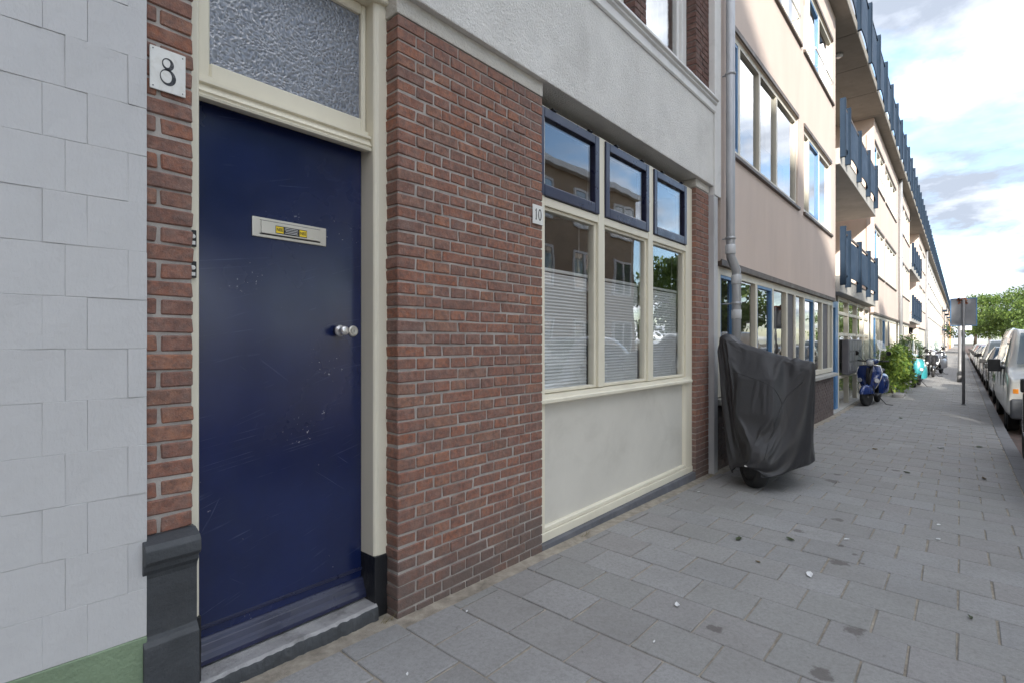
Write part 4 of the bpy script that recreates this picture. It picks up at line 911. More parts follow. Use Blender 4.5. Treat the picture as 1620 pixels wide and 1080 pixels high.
ST = [ringpts(5.03, 1.50, [(.115, .070), (.118, .095), (.11, .12), (.06, .14), (0, .148), (-.06, .14), (-.12, .12), (-.128, .095), (-.125, .070)]),
 ringpts(5.06, 1.50, [(.145, .075), (.155, .17), (.15, .26), (.09, .33), (0, .36), (-.09, .33), (-.165, .26), (-.175, .17), (-.165, .070)]),
 ringpts(5.09, 1.50, [(.145, .075), (.17, .25), (.18, .42), (.13, .57), (0, .62), (-.13, .57), (-.20, .42), (-.20, .25), (-.185, .07)]),
 ringpts(5.14, 1.49, [(.15, .085), (.195, .34), (.215, .62), (.17, .84), (0, .885), (-.16, .80), (-.24, .58), (-.235, .32), (-.21, .085)]),
 ringpts(5.23, 1.49, [(.145, .10), (.225, .44), (.295, .86), (.25, 1.12), (0, 1.01), (-.19, .93), (-.30, .75), (-.28, .38), (-.25, .10)]),
 ringpts(5.33, 1.48, [(.13, .12), (.25, .5), (.38, 1.10), (.32, 1.31), (.0, 1.10), (-.27, 1.01), (-.42, .92), (-.34, .48), (-.31, .13)]),
 ringpts(5.40, 1.48, [(.12, .13), (.26, .52), (.40, 1.19), (.325, 1.375), (.02, 1.19), (-.35, 1.125), (-.455, 1.04), (-.39, .5), (-.365, .15)]),
 ringpts(5.50, 1.48, [(.12, .13), (.26, .52), (.37, 1.17), (.29, 1.345), (.02, 1.185), (-.35, 1.115), (-.455, 1.03), (-.42, .5), (-.40, .16)]),
 ringpts(5.72, 1.50, [(.13, .12), (.23, .5), (.26, .9), (.2, 1.05), (0, 1.05), (-.2, 1.0), (-.38, .90), (-.42, .5), (-.42, .17)]),
 ringpts(6.15, 1.52, [(.15, .12), (.22, .5), (.2, .78), (.12, .88), (0, .9), (-.12, .88), (-.22, .78), (-.27, .5), (-.30, .15)]),
 ringpts(6.75, 1.56, [(.15, .12), (.18, .45), (.17, .7), (.1, .8), (0, .82), (-.1, .8), (-.17, .7), (-.2, .45), (-.2, .14)]),
 ringpts(6.95, 1.57, [(.06, .3), (.06, .4), (.05, .5), (.03, .54), (0, .55), (-.03, .54), (-.05, .5), (-.06, .4), (-.06, .3)])]
L_ = loft(ST, 12, 11); nr, nc = len(L_), len(L_[0]); V_ = [[Vector(p) for p in r] for r in L_]
def wheel(m_t, m_r, c, ax, R_=.225, w_=.09, rim=.13):
    h_ = w_ / 2; m_t.lathe([(rim, -h_ * .7), (R_ * .86, -h_), (R_ * .95, -h_ * .85), (R_, -h_ * .35), (R_, h_ * .35), (R_ * .95, h_ * .85), (R_ * .86, h_), (rim, h_ * .7)], c, ax, 28)
    m_r.lathe([(rim + .004, -h_ * .55), (rim * .9, -h_ * .5), (rim * .75, -h_ * .15), (.035, -h_ * .3), (.03, -h_ * .8), (.012, -h_ * .85)], c, ax, 24); m_r.lathe([(rim + .004, h_ * .55), (rim * .9, h_ * .5), (rim * .75, h_ * .15), (.035, h_ * .3), (.03, h_ * .8), (.012, h_ * .85)], c, ax, 24)
# cover: laid over the scooter underneath and let down by gravity
def drape(rows, colliders, frames, pins, grow):
    m = MB(); m.grid(rows); me = m.mesh('cover', MAT['cover_cloth'])
    bm = bmesh.new(); bm.from_mesh(me); bmesh.ops.remove_doubles(bm, verts=bm.verts, dist=.0005); bm.to_mesh(me); bm.free()
    o = bpy.data.objects.new('cover_tmp', me); C.objects.link(o)
    vg = o.vertex_groups.new(name='pin')
    for v_ in me.vertices:
        w_ = max((p_[2] for p_ in pins if (v_.co - Vector(p_[0])).length < p_[1]), default=0)
        if w_: vg.add([v_.index], w_, 'REPLACE')
    kd = {tuple(round(q, 4) for q in p_) for p_ in HEM}
    for v_ in me.vertices:
        if tuple(round(q, 4) for q in v_.co) in kd: vg.add([v_.index], 1.0, 'REPLACE')
    cl_ = o.modifiers.new('cloth', 'CLOTH'); cs_ = cl_.settings; cs_.quality = 5; cs_.mass = .25; cs_.tension_stiffness = 18; cs_.compression_stiffness = 8; cs_.shear_stiffness = 4; cs_.bending_stiffness = .35; cs_.air_damping = 2.0; cs_.vertex_group_mass = 'pin'; cs_.shrink_min = -grow; cs_.shrink_max = -grow
    cs_.tension_damping = 12; cs_.compression_damping = 12; cs_.shear_damping = 10
    cl_.collision_settings.use_collision = True; cl_.collision_settings.distance_min = .008; cl_.collision_settings.collision_quality = 2; cl_.collision_settings.use_self_collision = False
    tmp = []
    for c_ in colliders:
        q = c_.modifiers.new('col', 'COLLISION'); c_.collision.thickness_outer = .008; c_.collision.cloth_friction = 12; tmp.append(q)
    cl_.point_cache.frame_end = frames + 2; SC.frame_start = 1; SC.frame_end = frames + 2
    for f_ in range(1, frames + 1): SC.frame_set(f_)
    dg = bpy.context.evaluated_depsgraph_get(); out = bpy.data.meshes.new_from_object(o.evaluated_get(dg))
    bpy.data.objects.remove(o)
    for c_, q in zip(colliders, tmp): c_.modifiers.remove(q)
    SC.frame_set(1); return out
cs = thing('covered_scooter', 'dark grey cloth cover draped over a scooter parked against the downpipe', 'scooter', (5.6, 1.5, -.1), world=True)
a_, b_ = MB(), MB(); zc = zg(5.28, 1.5) + .232; wheel(a_, b_, (5.265, 1.50, zc), (-.62, .78, 0), .235, .13, .14)
wt = a_.build('wheel', MAT['tyre'], cs); b_.build('rim', MAT['black_plastic'], wt)
a_, b_ = MB(), MB(); wheel(a_, b_, (6.55, 1.55, zg(6.5, 1.5) + .235), (0, 1, 0), .235, .115, .14); wt = a_.build('wheel', MAT['tyre'], cs); b_.build('rim', MAT['black_plastic'], wt)
m = MB(); m.tube([(5.3, 1.56, zc), (5.38, 1.54, .5)], .03, 8); m.tube([(5.3, 1.44, zc), (5.38, 1.46, .5)], .03, 8); m.build('fork', MAT['black_plastic'], cs)
m = MB(); m.box(5.55, 6.6, 1.40, 1.66, .06, .2); m.build('underbody', MAT['black_plastic'], cs)
cols = []                                               # what carries the cover
m = MB(); m.tube([(5.44, 1.78, 1.27), (5.42, 1.70, 1.24), (5.42, 1.45, 1.16), (5.43, 1.22, 1.08), (5.46, 1.08, 1.07)], [.055, .045, .05, .045, .055], 12); cols.append(m.build('handlebar', MAT['black_plastic'], cs))
m = MB(); m.prism([(5.19, .30), (5.17, .62), (5.25, .95), (5.38, 1.10), (5.50, 1.05), (5.45, .3)], 1.30, 1.66, 'y'); cols.append(m.build('front_shield', MAT['black_plastic'], cs, .05, 3))
m = MB(); m.lathe([(.20, -.085), (.235, -.06), (.245, 0), (.235, .06), (.20, .085)], (5.27, 1.50, zc + .075), (-.45, .89, 0), 24); cols.append(m.build('fender', MAT['black_plastic'], cs))
m = MB(); m.box(5.5, 6.85, 1.40, 1.70, .2, .80); cols.append(m.build('seat', MAT['black_plastic'], cs, .06, 3))
rows = [[tuple(p) for p in r] for r in V_]
HEM = [r[k] for r in rows for k in (0, nc - 1)] + rows[0] + rows[-1]
pins = [((5.41, 1.79, 1.375), .085, 1.0), ((5.42, 1.09, 1.10), .08, 1.0), ((5.42, 1.03, 1.05), .06, 1.0), ((5.40, 1.86, 1.2), .05, 1.0)]
me = drape(rows, cols, 20, pins, .028)
me.polygons.foreach_set('use_smooth', [True] * len(me.polygons)); cov = link('cover', me, cs); sb_ = cov.modifiers.new('smooth', 'SUBSURF'); sb_.levels = 1; sb_.render_levels = 1
if len(me.vertices) == nr * nc:                         # stitched seams, front label
    P_ = lambda i, k: me.vertices[i * nc + k].co + me.vertices[i * nc + k].normal * 0.0005
    for idx in ([(i, 25) for i in range(11, 60)], [(i, 63) for i in range(11, 60)], [(44, k) for k in range(25, 64)]):
        m = MB(); m.tube([P_(*q) for q in idx], .0032, 6); m.build('seam', MAT['cover_cloth'], cov)
m = MB(); nn = Vector((-.95, -.3, .15)).normalized(); u_ = Vector((.3, -.95, 0)).normalized(); c0 = Vector((5.035, 1.475, .150)) + nn * .012
m.add([c0 - u_ * .04 + Vector((0, 0, .004)), c0 + u_ * .04 - Vector((0, 0, .006)), c0 + u_ * .04 + Vector((0, 0, .002)), c0 - u_ * .04 + Vector((0, 0, .013))], [(0, 1, 2, 3)]); m.build('cover_label', MAT['plate_white'], cov, fixn=False)

# ------------------------------------------------------------------ step-through scooters
def half_shell(c, r, n=14, m_=8, zcut=-.2):
    """upper part of an ellipsoid as grid rows"""
    rows = []
    for i in range(m_ + 1):
        ph = zcut + (math.pi / 2 - zcut) * i / m_
        rows.append([(c[0] + r[0] * math.cos(ph) * math.cos(2 * math.pi * k / n), c[1] + r[1] * math.cos(ph) * math.sin(2 * math.pi * k / n), c[2] + r[2] * math.sin(ph)) for k in range(n)])
    return rows
def make_scooter(paint, label, loc, rz, steer=R(14), screen=True, group=None):
    t_ = thing('scooter', label, 'scooter', loc, rz, group); P = MAT[paint]
    Ms = Matrix.Translation((-.62, 0, 0)) @ Matrix.Rotation(steer, 4, 'Z') @ Matrix.Translation((.62, 0, 0))
    def st(o): o.data.transform(Ms); return o
    a, b = MB(), MB(); wheel(a, b, (-.62, 0, .225), (0, 1, 0), .225, .10, .125); w_ = st(a.build('wheel', MAT['tyre'], t_)); r_ = st(b.build('rim', MAT['metal_grey'] if paint != 'scooter_teal' else P, w_))
    a, b = MB(), MB(); wheel(a, b, (.62, 0, .225), (0, 1, 0), .225, .10, .125); w_ = a.build('wheel', MAT['tyre'], t_); b.build('rim', MAT['metal_grey'], w_)
    m = MB(); rows = half_shell((-.61, 0, .30), (.28, .095, .215), 20, 8, .02); m.grid(rows, True); m.grid([[(p[0] * .98 - .012, p[1] * .92, p[2] - .012) for p in r] for r in rows], True); f_ = st(m.build('fender', P, t_))
    m = MB(); m.tube([(-.62, .085, .225), (-.60, .09, .36), (-.50, .07, .5)], [.028, .03, .025], 10); st(m.build('fork_arm', MAT['zinc_flat'], t_))
    m = MB(); m.tube([(-.56, 0, .42), (-.36, 0, 1.02)], .035, 10); st(m.build('steering_column', MAT['black_plastic'], t_))
    # leg shield
    m = MB(); n = 14
    def shield(th):
        rows = []
        for i in range(n + 1):
            f_ = i / n; z = .40 + .54 * f_; wd = .13 + .125 * math.sin(math.pi * min(.62, f_ * .72 + .0)) * (1 - .25 * ease(.75, 1, f_)); x_ = -.45 + .17 * f_ + .07 * (1 - f_) ** 2
            rows.append([(x_ + th - .10 * (1 - (abs(k) / 6) ** 2.2), wd * k / 6, z + .03 * (1 - abs(k) / 6) * f_) for k in range(-6, 7)])
        return rows
    m.grid(shield(0)); m.grid(shield(.02)); sh = m.build('leg_shield', P, t_)
    m = MB(); s0 = shield(-.001); m.tube([s0[i][0] for i in range(n + 1)] + [s0[n][k] for k in range(1, 13)] + [s0[i][12] for i in range(n - 1, -1, -1)], .012, 8); m.build('shield_trim', MAT['chrome'], sh)
    m = MB(); m.prism([(-.03, .50), (.03, .50), (.032, .74), (.02, .90), (-.02, .90), (-.032, .74)], -.53, -.40, 'x'); hc = m.build('horn_cover', MAT['black_plastic'] if paint == 'scooter_blue' else P, sh, .02, 2)
    for s_ in (-1, 1):
        m = MB(); m.lathe([(.002, -.02), (.035, -.015), (.055, 0), (.05, .02)], (-.42, s_ * .17, .60), (-.9, s_ * .45, 0), 12); m.build('indicator', MAT['lamp_glass'], sh)
    m = MB(); m.box(-.36, .14, -.17, .17, .22, .27); m.box(-.44, -.36, -.12, .12, .24, .50); m.build('floorboard', MAT['seat_black'], t_, .01)
    # rear body
    m = MB(); sec = [ringpts(x_, 0, [(hw, z0), (hw * 1.02, (z0 + z1) / 2), (hw * .8, z1 - .05), (0, z1), (-hw * .8, z1 - .05), (-hw * 1.02, (z0 + z1) / 2), (-hw, z0)]) for x_, hw, z0, z1 in ((.10, .12, .24, .62), (.2, .19, .26, .74), (.45, .24, .28, .76), (.7, .23, .34, .76), (.88, .16, .46, .74), (.97, .06, .58, .70))]
    m.grid(loft(sec, 4, 3)); m.build('rear_body', P, t_)
    m = MB(); sec = [ringpts(x_, 0, [(hw, z0), (hw, z1 - .03), (0, z1), (-hw, z1 - .03), (-hw, z0)]) for x_, hw, z0, z1 in ((.08, .08, .72, .76), (.14, .13, .72, .82), (.4, .15, .74, .83), (.5, .14, .76, .86), (.75, .14, .76, .86), (.86, .08, .74, .8))]
    m.grid(loft(sec, 4, 3)); m.build('seat', MAT['seat_black'], t_)
    # handlebar
    m = MB(); rows = half_shell((-.36, 0, 1.05), (.12, .14, .075), 16, 6, -1.2); m.grid(rows, True); hb = st(m.build('handlebar', P, t_))
    m = MB(); m.tube([(-.33, -.34, 1.06), (-.35, -.15, 1.05), (-.35, .15, 1.05), (-.33, .34, 1.06)], .018, 8); st(m.build('grip', MAT['black_plastic'], hb))
    m = MB(); m.lathe([(.075, 0), (.078, -.02), (.07, -.045), (.04, -.06), (.002, -.065)], (-.45, 0, 1.02), (1, 0, 0), 18); st(m.build('headlight', MAT['lamp_glass'], hb))
    m = MB(); m.lathe([(.083, .01), (.085, -.015), (.078, -.02), (.075, .0)], (-.45, 0, 1.02), (1, 0, 0), 18); st(m.build('headlight_ring', MAT['chrome'], hb))
    for s_ in (-1, 1):
        m = MB(); m.tube([(-.34, s_ * .2, 1.06), (-.36, s_ * .27, 1.16), (-.36, s_ * .33, 1.21)], .006, 6); m.lathe([(.002, -.02), (.05, -.012), (.055, .004), (.05, .008)], (-.36, s_ * .35, 1.24), (-1, 0, 0), 14); st(m.build('mirror', MAT['black_plastic'], hb))
    if screen:
        m = MB(); rows = [[(-.46 + .20 * (z - 1.05) - .10 * (1 - (y / .3) ** 2) + .05, y * (1 - .25 * ease(1.3, 1.6, z)), z - .05 * (y / .3) ** 2 * ease(1.3, 1.55, z)) for y in [q * .06 - .3 for q in range(11)]] for z in [1.08 + .06 * q for q in range(9)]]
        m.grid(rows); st(m.build('windscreen', MAT['windshield'], hb))
        m = MB()
        for s_ in (-1, 1): m.tube([(-.38, s_ * .13, 1.06), (-.47, s_ * .14, 1.25)], .006, 6)
        st(m.build('screen_bracket', MAT['chrome'], hb))
    m = MB(); m.tube([(.05, -.12, .2), (.02, -.28, .01), (-.02, -.42, .008)], .01, 6); m.tube([(.3, .12, .24), (.32, .18, .02)], .012, 6); m.build('stand', MAT['black_plastic'], t_)
    return t_
gz = lambda x_, y_: zg(x_, y_) + .002
make_scooter('scooter_blue', 'blue step-through scooter with clear windscreen in front of the glass entrance', (15.32, 1.64, gz(15, 1.6)), R(-4), R(-16))
make_scooter('scooter_teal', 'turquoise step-through scooter with tall windscreen beside the bushes', (22.55, 1.15, gz(22, 1.1)), R(-3), R(10))
make_scooter('scooter_black', 'black scooter without windscreen just beyond the flowering bush', (29.6, 1.02, gz(29, 1)), R(10), R(-8), False)
make_scooter('scooter_grey', 'grey scooter standing behind the black scooter', (32.2, .86, gz(32, 1)), R(-12), R(10), False)
make_scooter('scooter_purple', 'dark purple scooter with windscreen further down the pavement', (37.5, 1.15, gz(37, 1)), R(5), R(12), True)
make_scooter('scooter_black', 'black scooter with windscreen furthest down the pavement', (42.0, .95, gz(42, 1)), R(-6), R(12), True)

# ------------------------------------------------------------------ leaves, bushes, trees
def leaf_mat(name, c1, c2, c3):
    t = NT(name); ri = t.n('ShaderNodeNewGeometry').outputs['Random Per Island']; c = t.ramp(ri, (0.0, c1), (0.5, c2), (1.0, c3)); t.set(c, .5, 0, .4)
    tr = t.n('ShaderNodeBsdfTranslucent'); t.l(t.mix(.5, c, scol(c3, 1.5)), tr.inputs[0]); mxx = t.n('ShaderNodeMixShader'); mxx.inputs[0].default_value = .3
    t.l(t.b.outputs[0], mxx.inputs[1]); t.l(tr.outputs[0], mxx.inputs[2]); t.l(mxx.outputs[0], t.out.inputs[0]); MAT[name] = t.m
leaf_mat('leaf_hedge', (0.05, 0.11, 0.022), (0.13, 0.22, 0.04), (0.30, 0.38, 0.07)); leaf_mat('leaf_dark', (0.03, 0.065, 0.02), (0.06, 0.115, 0.03), (0.12, 0.18, 0.04)); leaf_mat('leaf_tree', (0.05, 0.09, 0.02), (0.09, 0.15, 0.03), (0.15, 0.21, 0.045))
leaf_mat('petal', (.5, .4, .35), (.7, .6, .5), (.8, .75, .7))
def leaves(m, blobs, n, size, r_):
    tot = sum(b[1][0] * b[1][1] * b[1][2] for b in blobs)
    for (c, r, *_x) in blobs:
        for _ in range(int(n * r[0] * r[1] * r[2] / tot)):
            d = Vector((r_.gauss(0, 1), r_.gauss(0, 1), r_.gauss(0, 1))).normalized() * (r_.random() ** .45)
            p = Vector((c[0] + d.x * r[0], c[1] + d.y * r[1], c[2] + d.z * r[2])); s_ = size * r_.uniform(.6, 1.3)
            up = (d * .8 + Vector((r_.uniform(-1, 1), r_.uniform(-1, 1), r_.uniform(-.6, 1)))).normalized(); t1 = up.cross(Vector((r_.uniform(-1, 1), r_.uniform(-1, 1), .2))).normalized(); t2 = up.cross(t1)
            m.add([p - t1 * s_ * .5, p + t2 * s_ * .26 - up * s_ * .06, p + t1 * s_ * .5, p - t2 * s_ * .26 - up * s_ * .06], [(0, 1, 2), (0, 2, 3)])
def bush(name, label, c, blobs, n, size, mat, extra=None, seed=1):
    r_ = random.Random(seed); t_ = thing(name, label, 'bush', c, world=True); m = MB(); leaves(m, blobs, n, size, r_); m.build('foliage', MAT[mat], t_, fixn=False)
    m = MB()
    for b_ in blobs[:6]:
        q = Vector(b_[0]); m.tube([(c[0] + r_.uniform(-.1, .1), c[1] + r_.uniform(-.1, .1), c[2] - .02), (q + Vector(c)) / 2 + Vector((r_.uniform(-.1, .1), 0, .1)), q], [.02, .014, .006], 6)
    m.build('stem', MAT['bark'], t_)
    if extra:
        m = MB(); leaves(m, extra[0], extra[1], extra[2], r_); m.build('blossom', MAT[extra[3]], t_, fixn=False)
def bl(x0, x1, y0, y1, z0, z1, n, r, seed):
    r_ = random.Random(seed); return [((r_.uniform(x0, x1), r_.uniform(y0, y1), r_.uniform(z0, z1)), (r * r_.uniform(.7, 1.2), r * r_.uniform(.7, 1.1), r * r_.uniform(.7, 1.2))) for _ in range(n)]
bush('hedge', 'bright green leafy hedge between the blue and the turquoise scooter', (19.0, 1.55, -.22), bl(18.0, 20.6, 1.28, 1.72, .0, 1.0, 40, .33, 3), 5200, .105, 'leaf_hedge', seed=3)
bush('flowering_bush', 'dark green bush with pale blossoms behind the turquoise scooter', (25.5, 1.5, -.22), bl(24.5, 27.2, 1.3, 1.7, .1, 1.35, 34, .34, 5), 4200, .10, 'leaf_dark', (bl(24.5, 26, 1.3, 1.6, 1.4, 1.7, 5, .2, 8), 90, .10, 'petal'), 5)
bush('flowering_bush', 'narrow dark green bush by the house wall beyond the turquoise scooter', (29.2, 1.6, -.22), bl(28.6, 30.3, 1.5, 1.8, .0, 1.1, 18, .3, 15), 2200, .10, 'leaf_dark', None, 6)
m = MB(); m.box(17.55, 18.3, 1.18, 1.42, zg(18, 1.3) - .03, zg(18, 1.3) + .09); tag(m.build('planter_kerb', MAT['kerb'], None, .015, 2), 'low concrete edging block at the foot of the hedge', 'edging')
def tree(label, x, y, h, spread, n, seed, leaf='leaf_tree', z0=-.35, size=.34, trunk=.2, group=None):
    r_ = random.Random(seed); t_ = thing('street_tree', label, 'tree', (x, y, z0), group=group); m = MB()
    top = Vector((r_.uniform(-.3, .3), r_.uniform(-.3, .3), h * .62)); m.tube([(0, 0, -.1), (0, 0, h * .15), top * .6, top], [trunk * 1.25, trunk, trunk * .75, trunk * .4], 10); blobs = []
    for i in range(26):
        a = r_.uniform(0, 6.28); zz_ = h * r_.uniform(.34, .92); rr = spread * r_.uniform(.25, 1.0) * math.sqrt(max(.1, 1 - ((zz_ / h - .6) / .42) ** 2)); e_ = Vector((rr * math.cos(a), rr * math.sin(a), zz_))
        if i < 14: s_ = top * r_.uniform(.45, .95); m.tube([s_, (s_ + e_) / 2 + Vector((0, 0, .2)), e_], [trunk * .32, trunk * .2, trunk * .07], 6)
        blobs.append((tuple(e_), (spread * .32 * r_.uniform(.7, 1.25), spread * .32 * r_.uniform(.7, 1.25), spread * .24 * r_.uniform(.7, 1.2))))
    m.build('trunk', MAT['bark'], t_); m = MB(); leaves(m, blobs, n, size, r_); m.build('crown', MAT[leaf], t_, fixn=False); return t_
tree('broad light green street tree above the far parked cars', 92, -4.2, 8.2, 4.2, 5200, 21); tree('round green street tree just right of the sign pole', 104, -1.6, 8.0, 3.8, 4200, 22)
tree('taller green street tree at the right edge behind the van', 86, -7.6, 9.0, 4.4, 5200, 23); tree('distant green tree at the end of the street', 128, -4.0, 10.5, 5.2, 4200, 24, size=.45)
tree('light green tree at the far right edge of the view', 60, -5.6, 5.6, 2.4, 2600, 25, size=.26, trunk=.16)
tree('first tree added across the street to shade the far pavement', 4.2, -5.7, 9.2, 2.9, 4200, 31); tree('second tree added across the street to shade the far pavement', 9.0, -5.9, 9.2, 2.8, 4000, 32); tree('leafy tree added beyond the brown brick house to shade the far pavement', 25.0, -5.8, 6.2, 2.6, 3200, 33)  # trees added across the street for the shade they cast on the far pavement
tree('green tree across the street seen only in the window panes', 29.5, -8.6, 6.6, 3.2, 3200, 26); tree('leafy tree across the street beyond the brown brick house, seen in reflection', 35.5, -7.8, 6.5, 3.0, 2800, 27)

# ------------------------------------------------------------------ street sign and lamp post
sp = thing('street_sign', 'back of a blue-edged sign on a thin grey pole standing on the pavement', 'sign', (16.78, -.05, zg(16.8, 0)), world=True); zb = zg(16.8, 0)
m = MB(); m.tube([(16.78, -.05, zb - .02), (16.78, -.05, 2.33)], .030, 14); m.build('pole', MAT['metal_grey'], sp)
m = MB(); m.lathe([(.05, 0), (.05, .012), (.034, .02)], (16.78, -.05, zb), (0, 0, 1), 14); m.build('base_collar', MAT['metal_grey'], sp)
m = MB(); m.box(16.815, 16.825, -.29, .19, 1.70, 2.36); sg = m.build('sign_plate', MAT['sign_back'], sp)
m = MB()
for p_, q, r_, s_ in ((-.30, -.28, 1.69, 2.37), (.18, .20, 1.69, 2.37), (-.28, .18, 1.69, 1.71), (-.28, .18, 2.35, 2.37)): m.box(16.805, 16.835, p_, q, r_, s_)
m.build('sign_edge', MAT['frame_blue'], sg)
m = MB(); m.box(16.79, 16.814, -.06, -.03, 1.7, 2.36); m.build('sign_bracket', MAT['metal_grey'], sg)
m = MB(); r_ = random.Random(4)
for _ in range(16): c_ = Vector((16.80, -.04 + r_.uniform(-.1, .1), 2.36 + r_.uniform(-.12, .03))); m.box(c_.x - .012, c_.x + .012, c_.y - .03, c_.y + .03, c_.z - .012, c_.z + .012, Matrix.Translation(c_) @ Matrix.Rotation(r_.uniform(0, 3), 4, 'X') @ Matrix.Translation(-c_))
m.build('sticker_remains', MAT['rust'], sg)
lp2 = thing('sign_post', 'thicker grey post with small white sign behind the thin sign pole', 'post', (26.5, .03, zg(26, 0)), world=True); zb = zg(26, 0)
m = MB(); m.tube([(26.5, .03, zb - .02), (26.5, .03, zb + .35), (26.5, .03, zb + .40), (26.5, .03, 2.4)], [.085, .08, .055, .05], 14); m.build('post', MAT['metal_grey'], lp2)
m = MB(); m.box(26.44, 26.45, -.32, .02, 1.75, 2.35); m.build('small_sign', MAT['white_paint'], lp2)

# ------------------------------------------------------------------ parked vehicles (local frame: nose towards -x)
def vehicle(label, cat, name, loc, paint, prof, W, wheels, wr, nose=-1, group=None, glasszone=None, bumper=True):
    """prof: stations (x, z_low, z_belt, half width at belt, z_top, half width at top)"""
    t_ = thing(name, label, cat, loc, 0 if nose < 0 else math.pi, group); P = MAT[paint]
    sec = [[(x, -hw * .90, zl), (x, -hw, zl + .12), (x, -hw * 1.0, (zl + zb_) / 2), (x, -hw * .97, zb_), (x, -ht, zt - .03), (x, -ht * .8, zt), (x, 0, zt + .02), (x, ht * .8, zt), (x, ht, zt - .03), (x, hw * .97, zb_), (x, hw, (zl + zb_) / 2), (x, hw, zl + .12), (x, hw * .90, zl)] for (x, zl, zb_, hw, zt, ht) in prof]
    m = MB(); rows = loft(sec, 5, 3); m.grid(rows); m.f.append(tuple(range(len(rows[0])))); m.sm.append(False); m.f.append(tuple(len(m.v) - 1 - i for i in range(len(rows[0])))); m.sm.append(False)
    body = m.build('body', P, t_)
    # glass: side, front, rear, set 6 mm proud of the shell
    def sheet(pts, nme, off): m = MB(); m.add([Vector(p) + Vector(off) for p in pts], [tuple(range(len(pts)))]); m.build(nme, MAT['car_glass'], t_, fixn=False)
    gz_ = glasszone
    for s_ in (-1, 1):
        for pts in gz_['side']: sheet([(x, s_ * y, z) for x, y, z in pts], 'side_window', (0, s_ * .012, .0))
    sheet(gz_['front'], 'windscreen_pane', (-.03, 0, .03)); sheet(gz_['rear'], 'rear_window', (.03, 0, .03))
    for wx in wheels:
        for s_ in (-1, 1):
            a, b = MB(), MB(); wheel(a, b, (wx, s_ * (W - .11), wr), (0, 1, 0), wr, .2, wr * .64); w_ = a.build('wheel', MAT['tyre'], t_); b.build('rim', MAT['car_silver'], w_)
            m = MB(); m.lathe([(wr + .06, 0), (wr + .06, .02)], (wx, s_ * (W - .04) - .01, wr + .01), (0, 1, 0), 24); m.build('wheel_arch', MAT['black_plastic'], t_)
    x0 = prof[0][0]; hw = prof[1][3]
    for s_ in (-1, 1):
        zl = gz_['light']; m = MB(); m.box(x0 + .005, x0 + .14, s_ * (hw - .21) - .17, s_ * (hw - .21) + .17, zl - .09, zl + .09); l_ = m.build('headlight', MAT['lamp_glass'], t_, .03, 2)
        m = MB(); m.box(x0 - .002, x0 + .10, s_ * (hw - .10) - .05, s_ * (hw - .10) + .05, zl - .06, zl + .05); m.build('indicator', MAT['lamp_orange'], l_, .015)
        mx_, mz = gz_['mirror']; m = MB(); m.box(mx_, mx_ + .12, s_ * (W + gz_.get('mo', .05)) - .09, s_ * (W + gz_.get('mo', .05)) + .09, mz - gz_.get('mh', .07), mz + gz_.get('mh', .07)); m.tube([(mx_ + .08, s_ * (W - .1), mz - .06), (mx_ + .06, s_ * (W + .08), mz - .03)], .03, 6); m.build('mirror', MAT['black_plastic'], t_, .03, 2)
        xe = prof[-1][0]; m = MB(); m.box(xe - .08, xe + .01, s_ * (hw - .12) - .08, s_ * (hw - .12) + .08, zl - .05, zl + .18); m.build('tail_light', MAT['car_red'], t_, .02)
    m = MB(); m.box(x0 - .07, x0 + .2, -hw * .97, hw * .97, prof[0][1] - .02, prof[0][1] + gz_.get('bh', .22)); m.build('bumper', MAT['bumper_grey'] if bumper else P, t_, .06, 3)
    m = MB(); m.box(x0 - .082, x0 - .071, -.26, .26, prof[0][1] + .06, prof[0][1] + .17); m.build('number_plate', MAT['sticker_yellow'], t_)
    m = MB(); m.box(x0 + .1, prof[-1][0] - .1, -W * .8, W * .8, .16, prof[0][1] + .06); m.build('underbody', MAT['black_plastic'], t_)
    for dx_ in gz_['doors']:
        m = MB(); m.box(dx_, dx_ + .012, -W - .001, W + .001, .42, gz_['belt'] - .02); m.build('door_gap', MAT['black_plastic'], t_)
    return t_
VW = .92
pm('bumper_grey', (0.055, 0.06, 0.07), .6, .15, 4, .2, 60, .003)
van_prof = [(0.0, .32, .86, .86, .96, .78), (.06, .30, .99, .905, 1.04, .82), (.50, .28, 1.12, .92, 1.17, .82), (.95, .28, 1.18, .92, 1.55, .76), (1.30, .28, 1.2, .92, 1.84, .74), (1.8, .28, 1.2, .92, 1.92, .76), (3.6, .28, 1.2, .92, 1.93, .76), (4.5, .3, 1.2, .91, 1.9, .75), (4.72, .34, 1.15, .88, 1.8, .72)]
van_g = dict(side=[[(1.10, .895, 1.22), (1.95, .90, 1.22), (1.95, .80, 1.74), (1.42, .785, 1.74)]], front=[(.54, -.76, 1.24), (.54, .76, 1.24), (1.20, .67, 1.81), (1.20, -.67, 1.81)], rear=[(4.74, -.62, 1.25), (4.74, .62, 1.25), (4.70, .58, 1.7), (4.70, -.58, 1.7)], light=.80, mirror=(1.0, 1.22), belt=1.2, doors=(1.02, 2.0, 3.1), mh=.12, bh=.34, mo=.13)
zr = lambda x_: zg(x_, -.6) - .13
vehicle('white delivery van with grey bumper and large black mirror parked at the kerb', 'van', 'parked_van', (12.85, -1.545, zr(13)), 'van_white', van_prof, VW, (.78, 3.75), .32, glasszone=van_g)
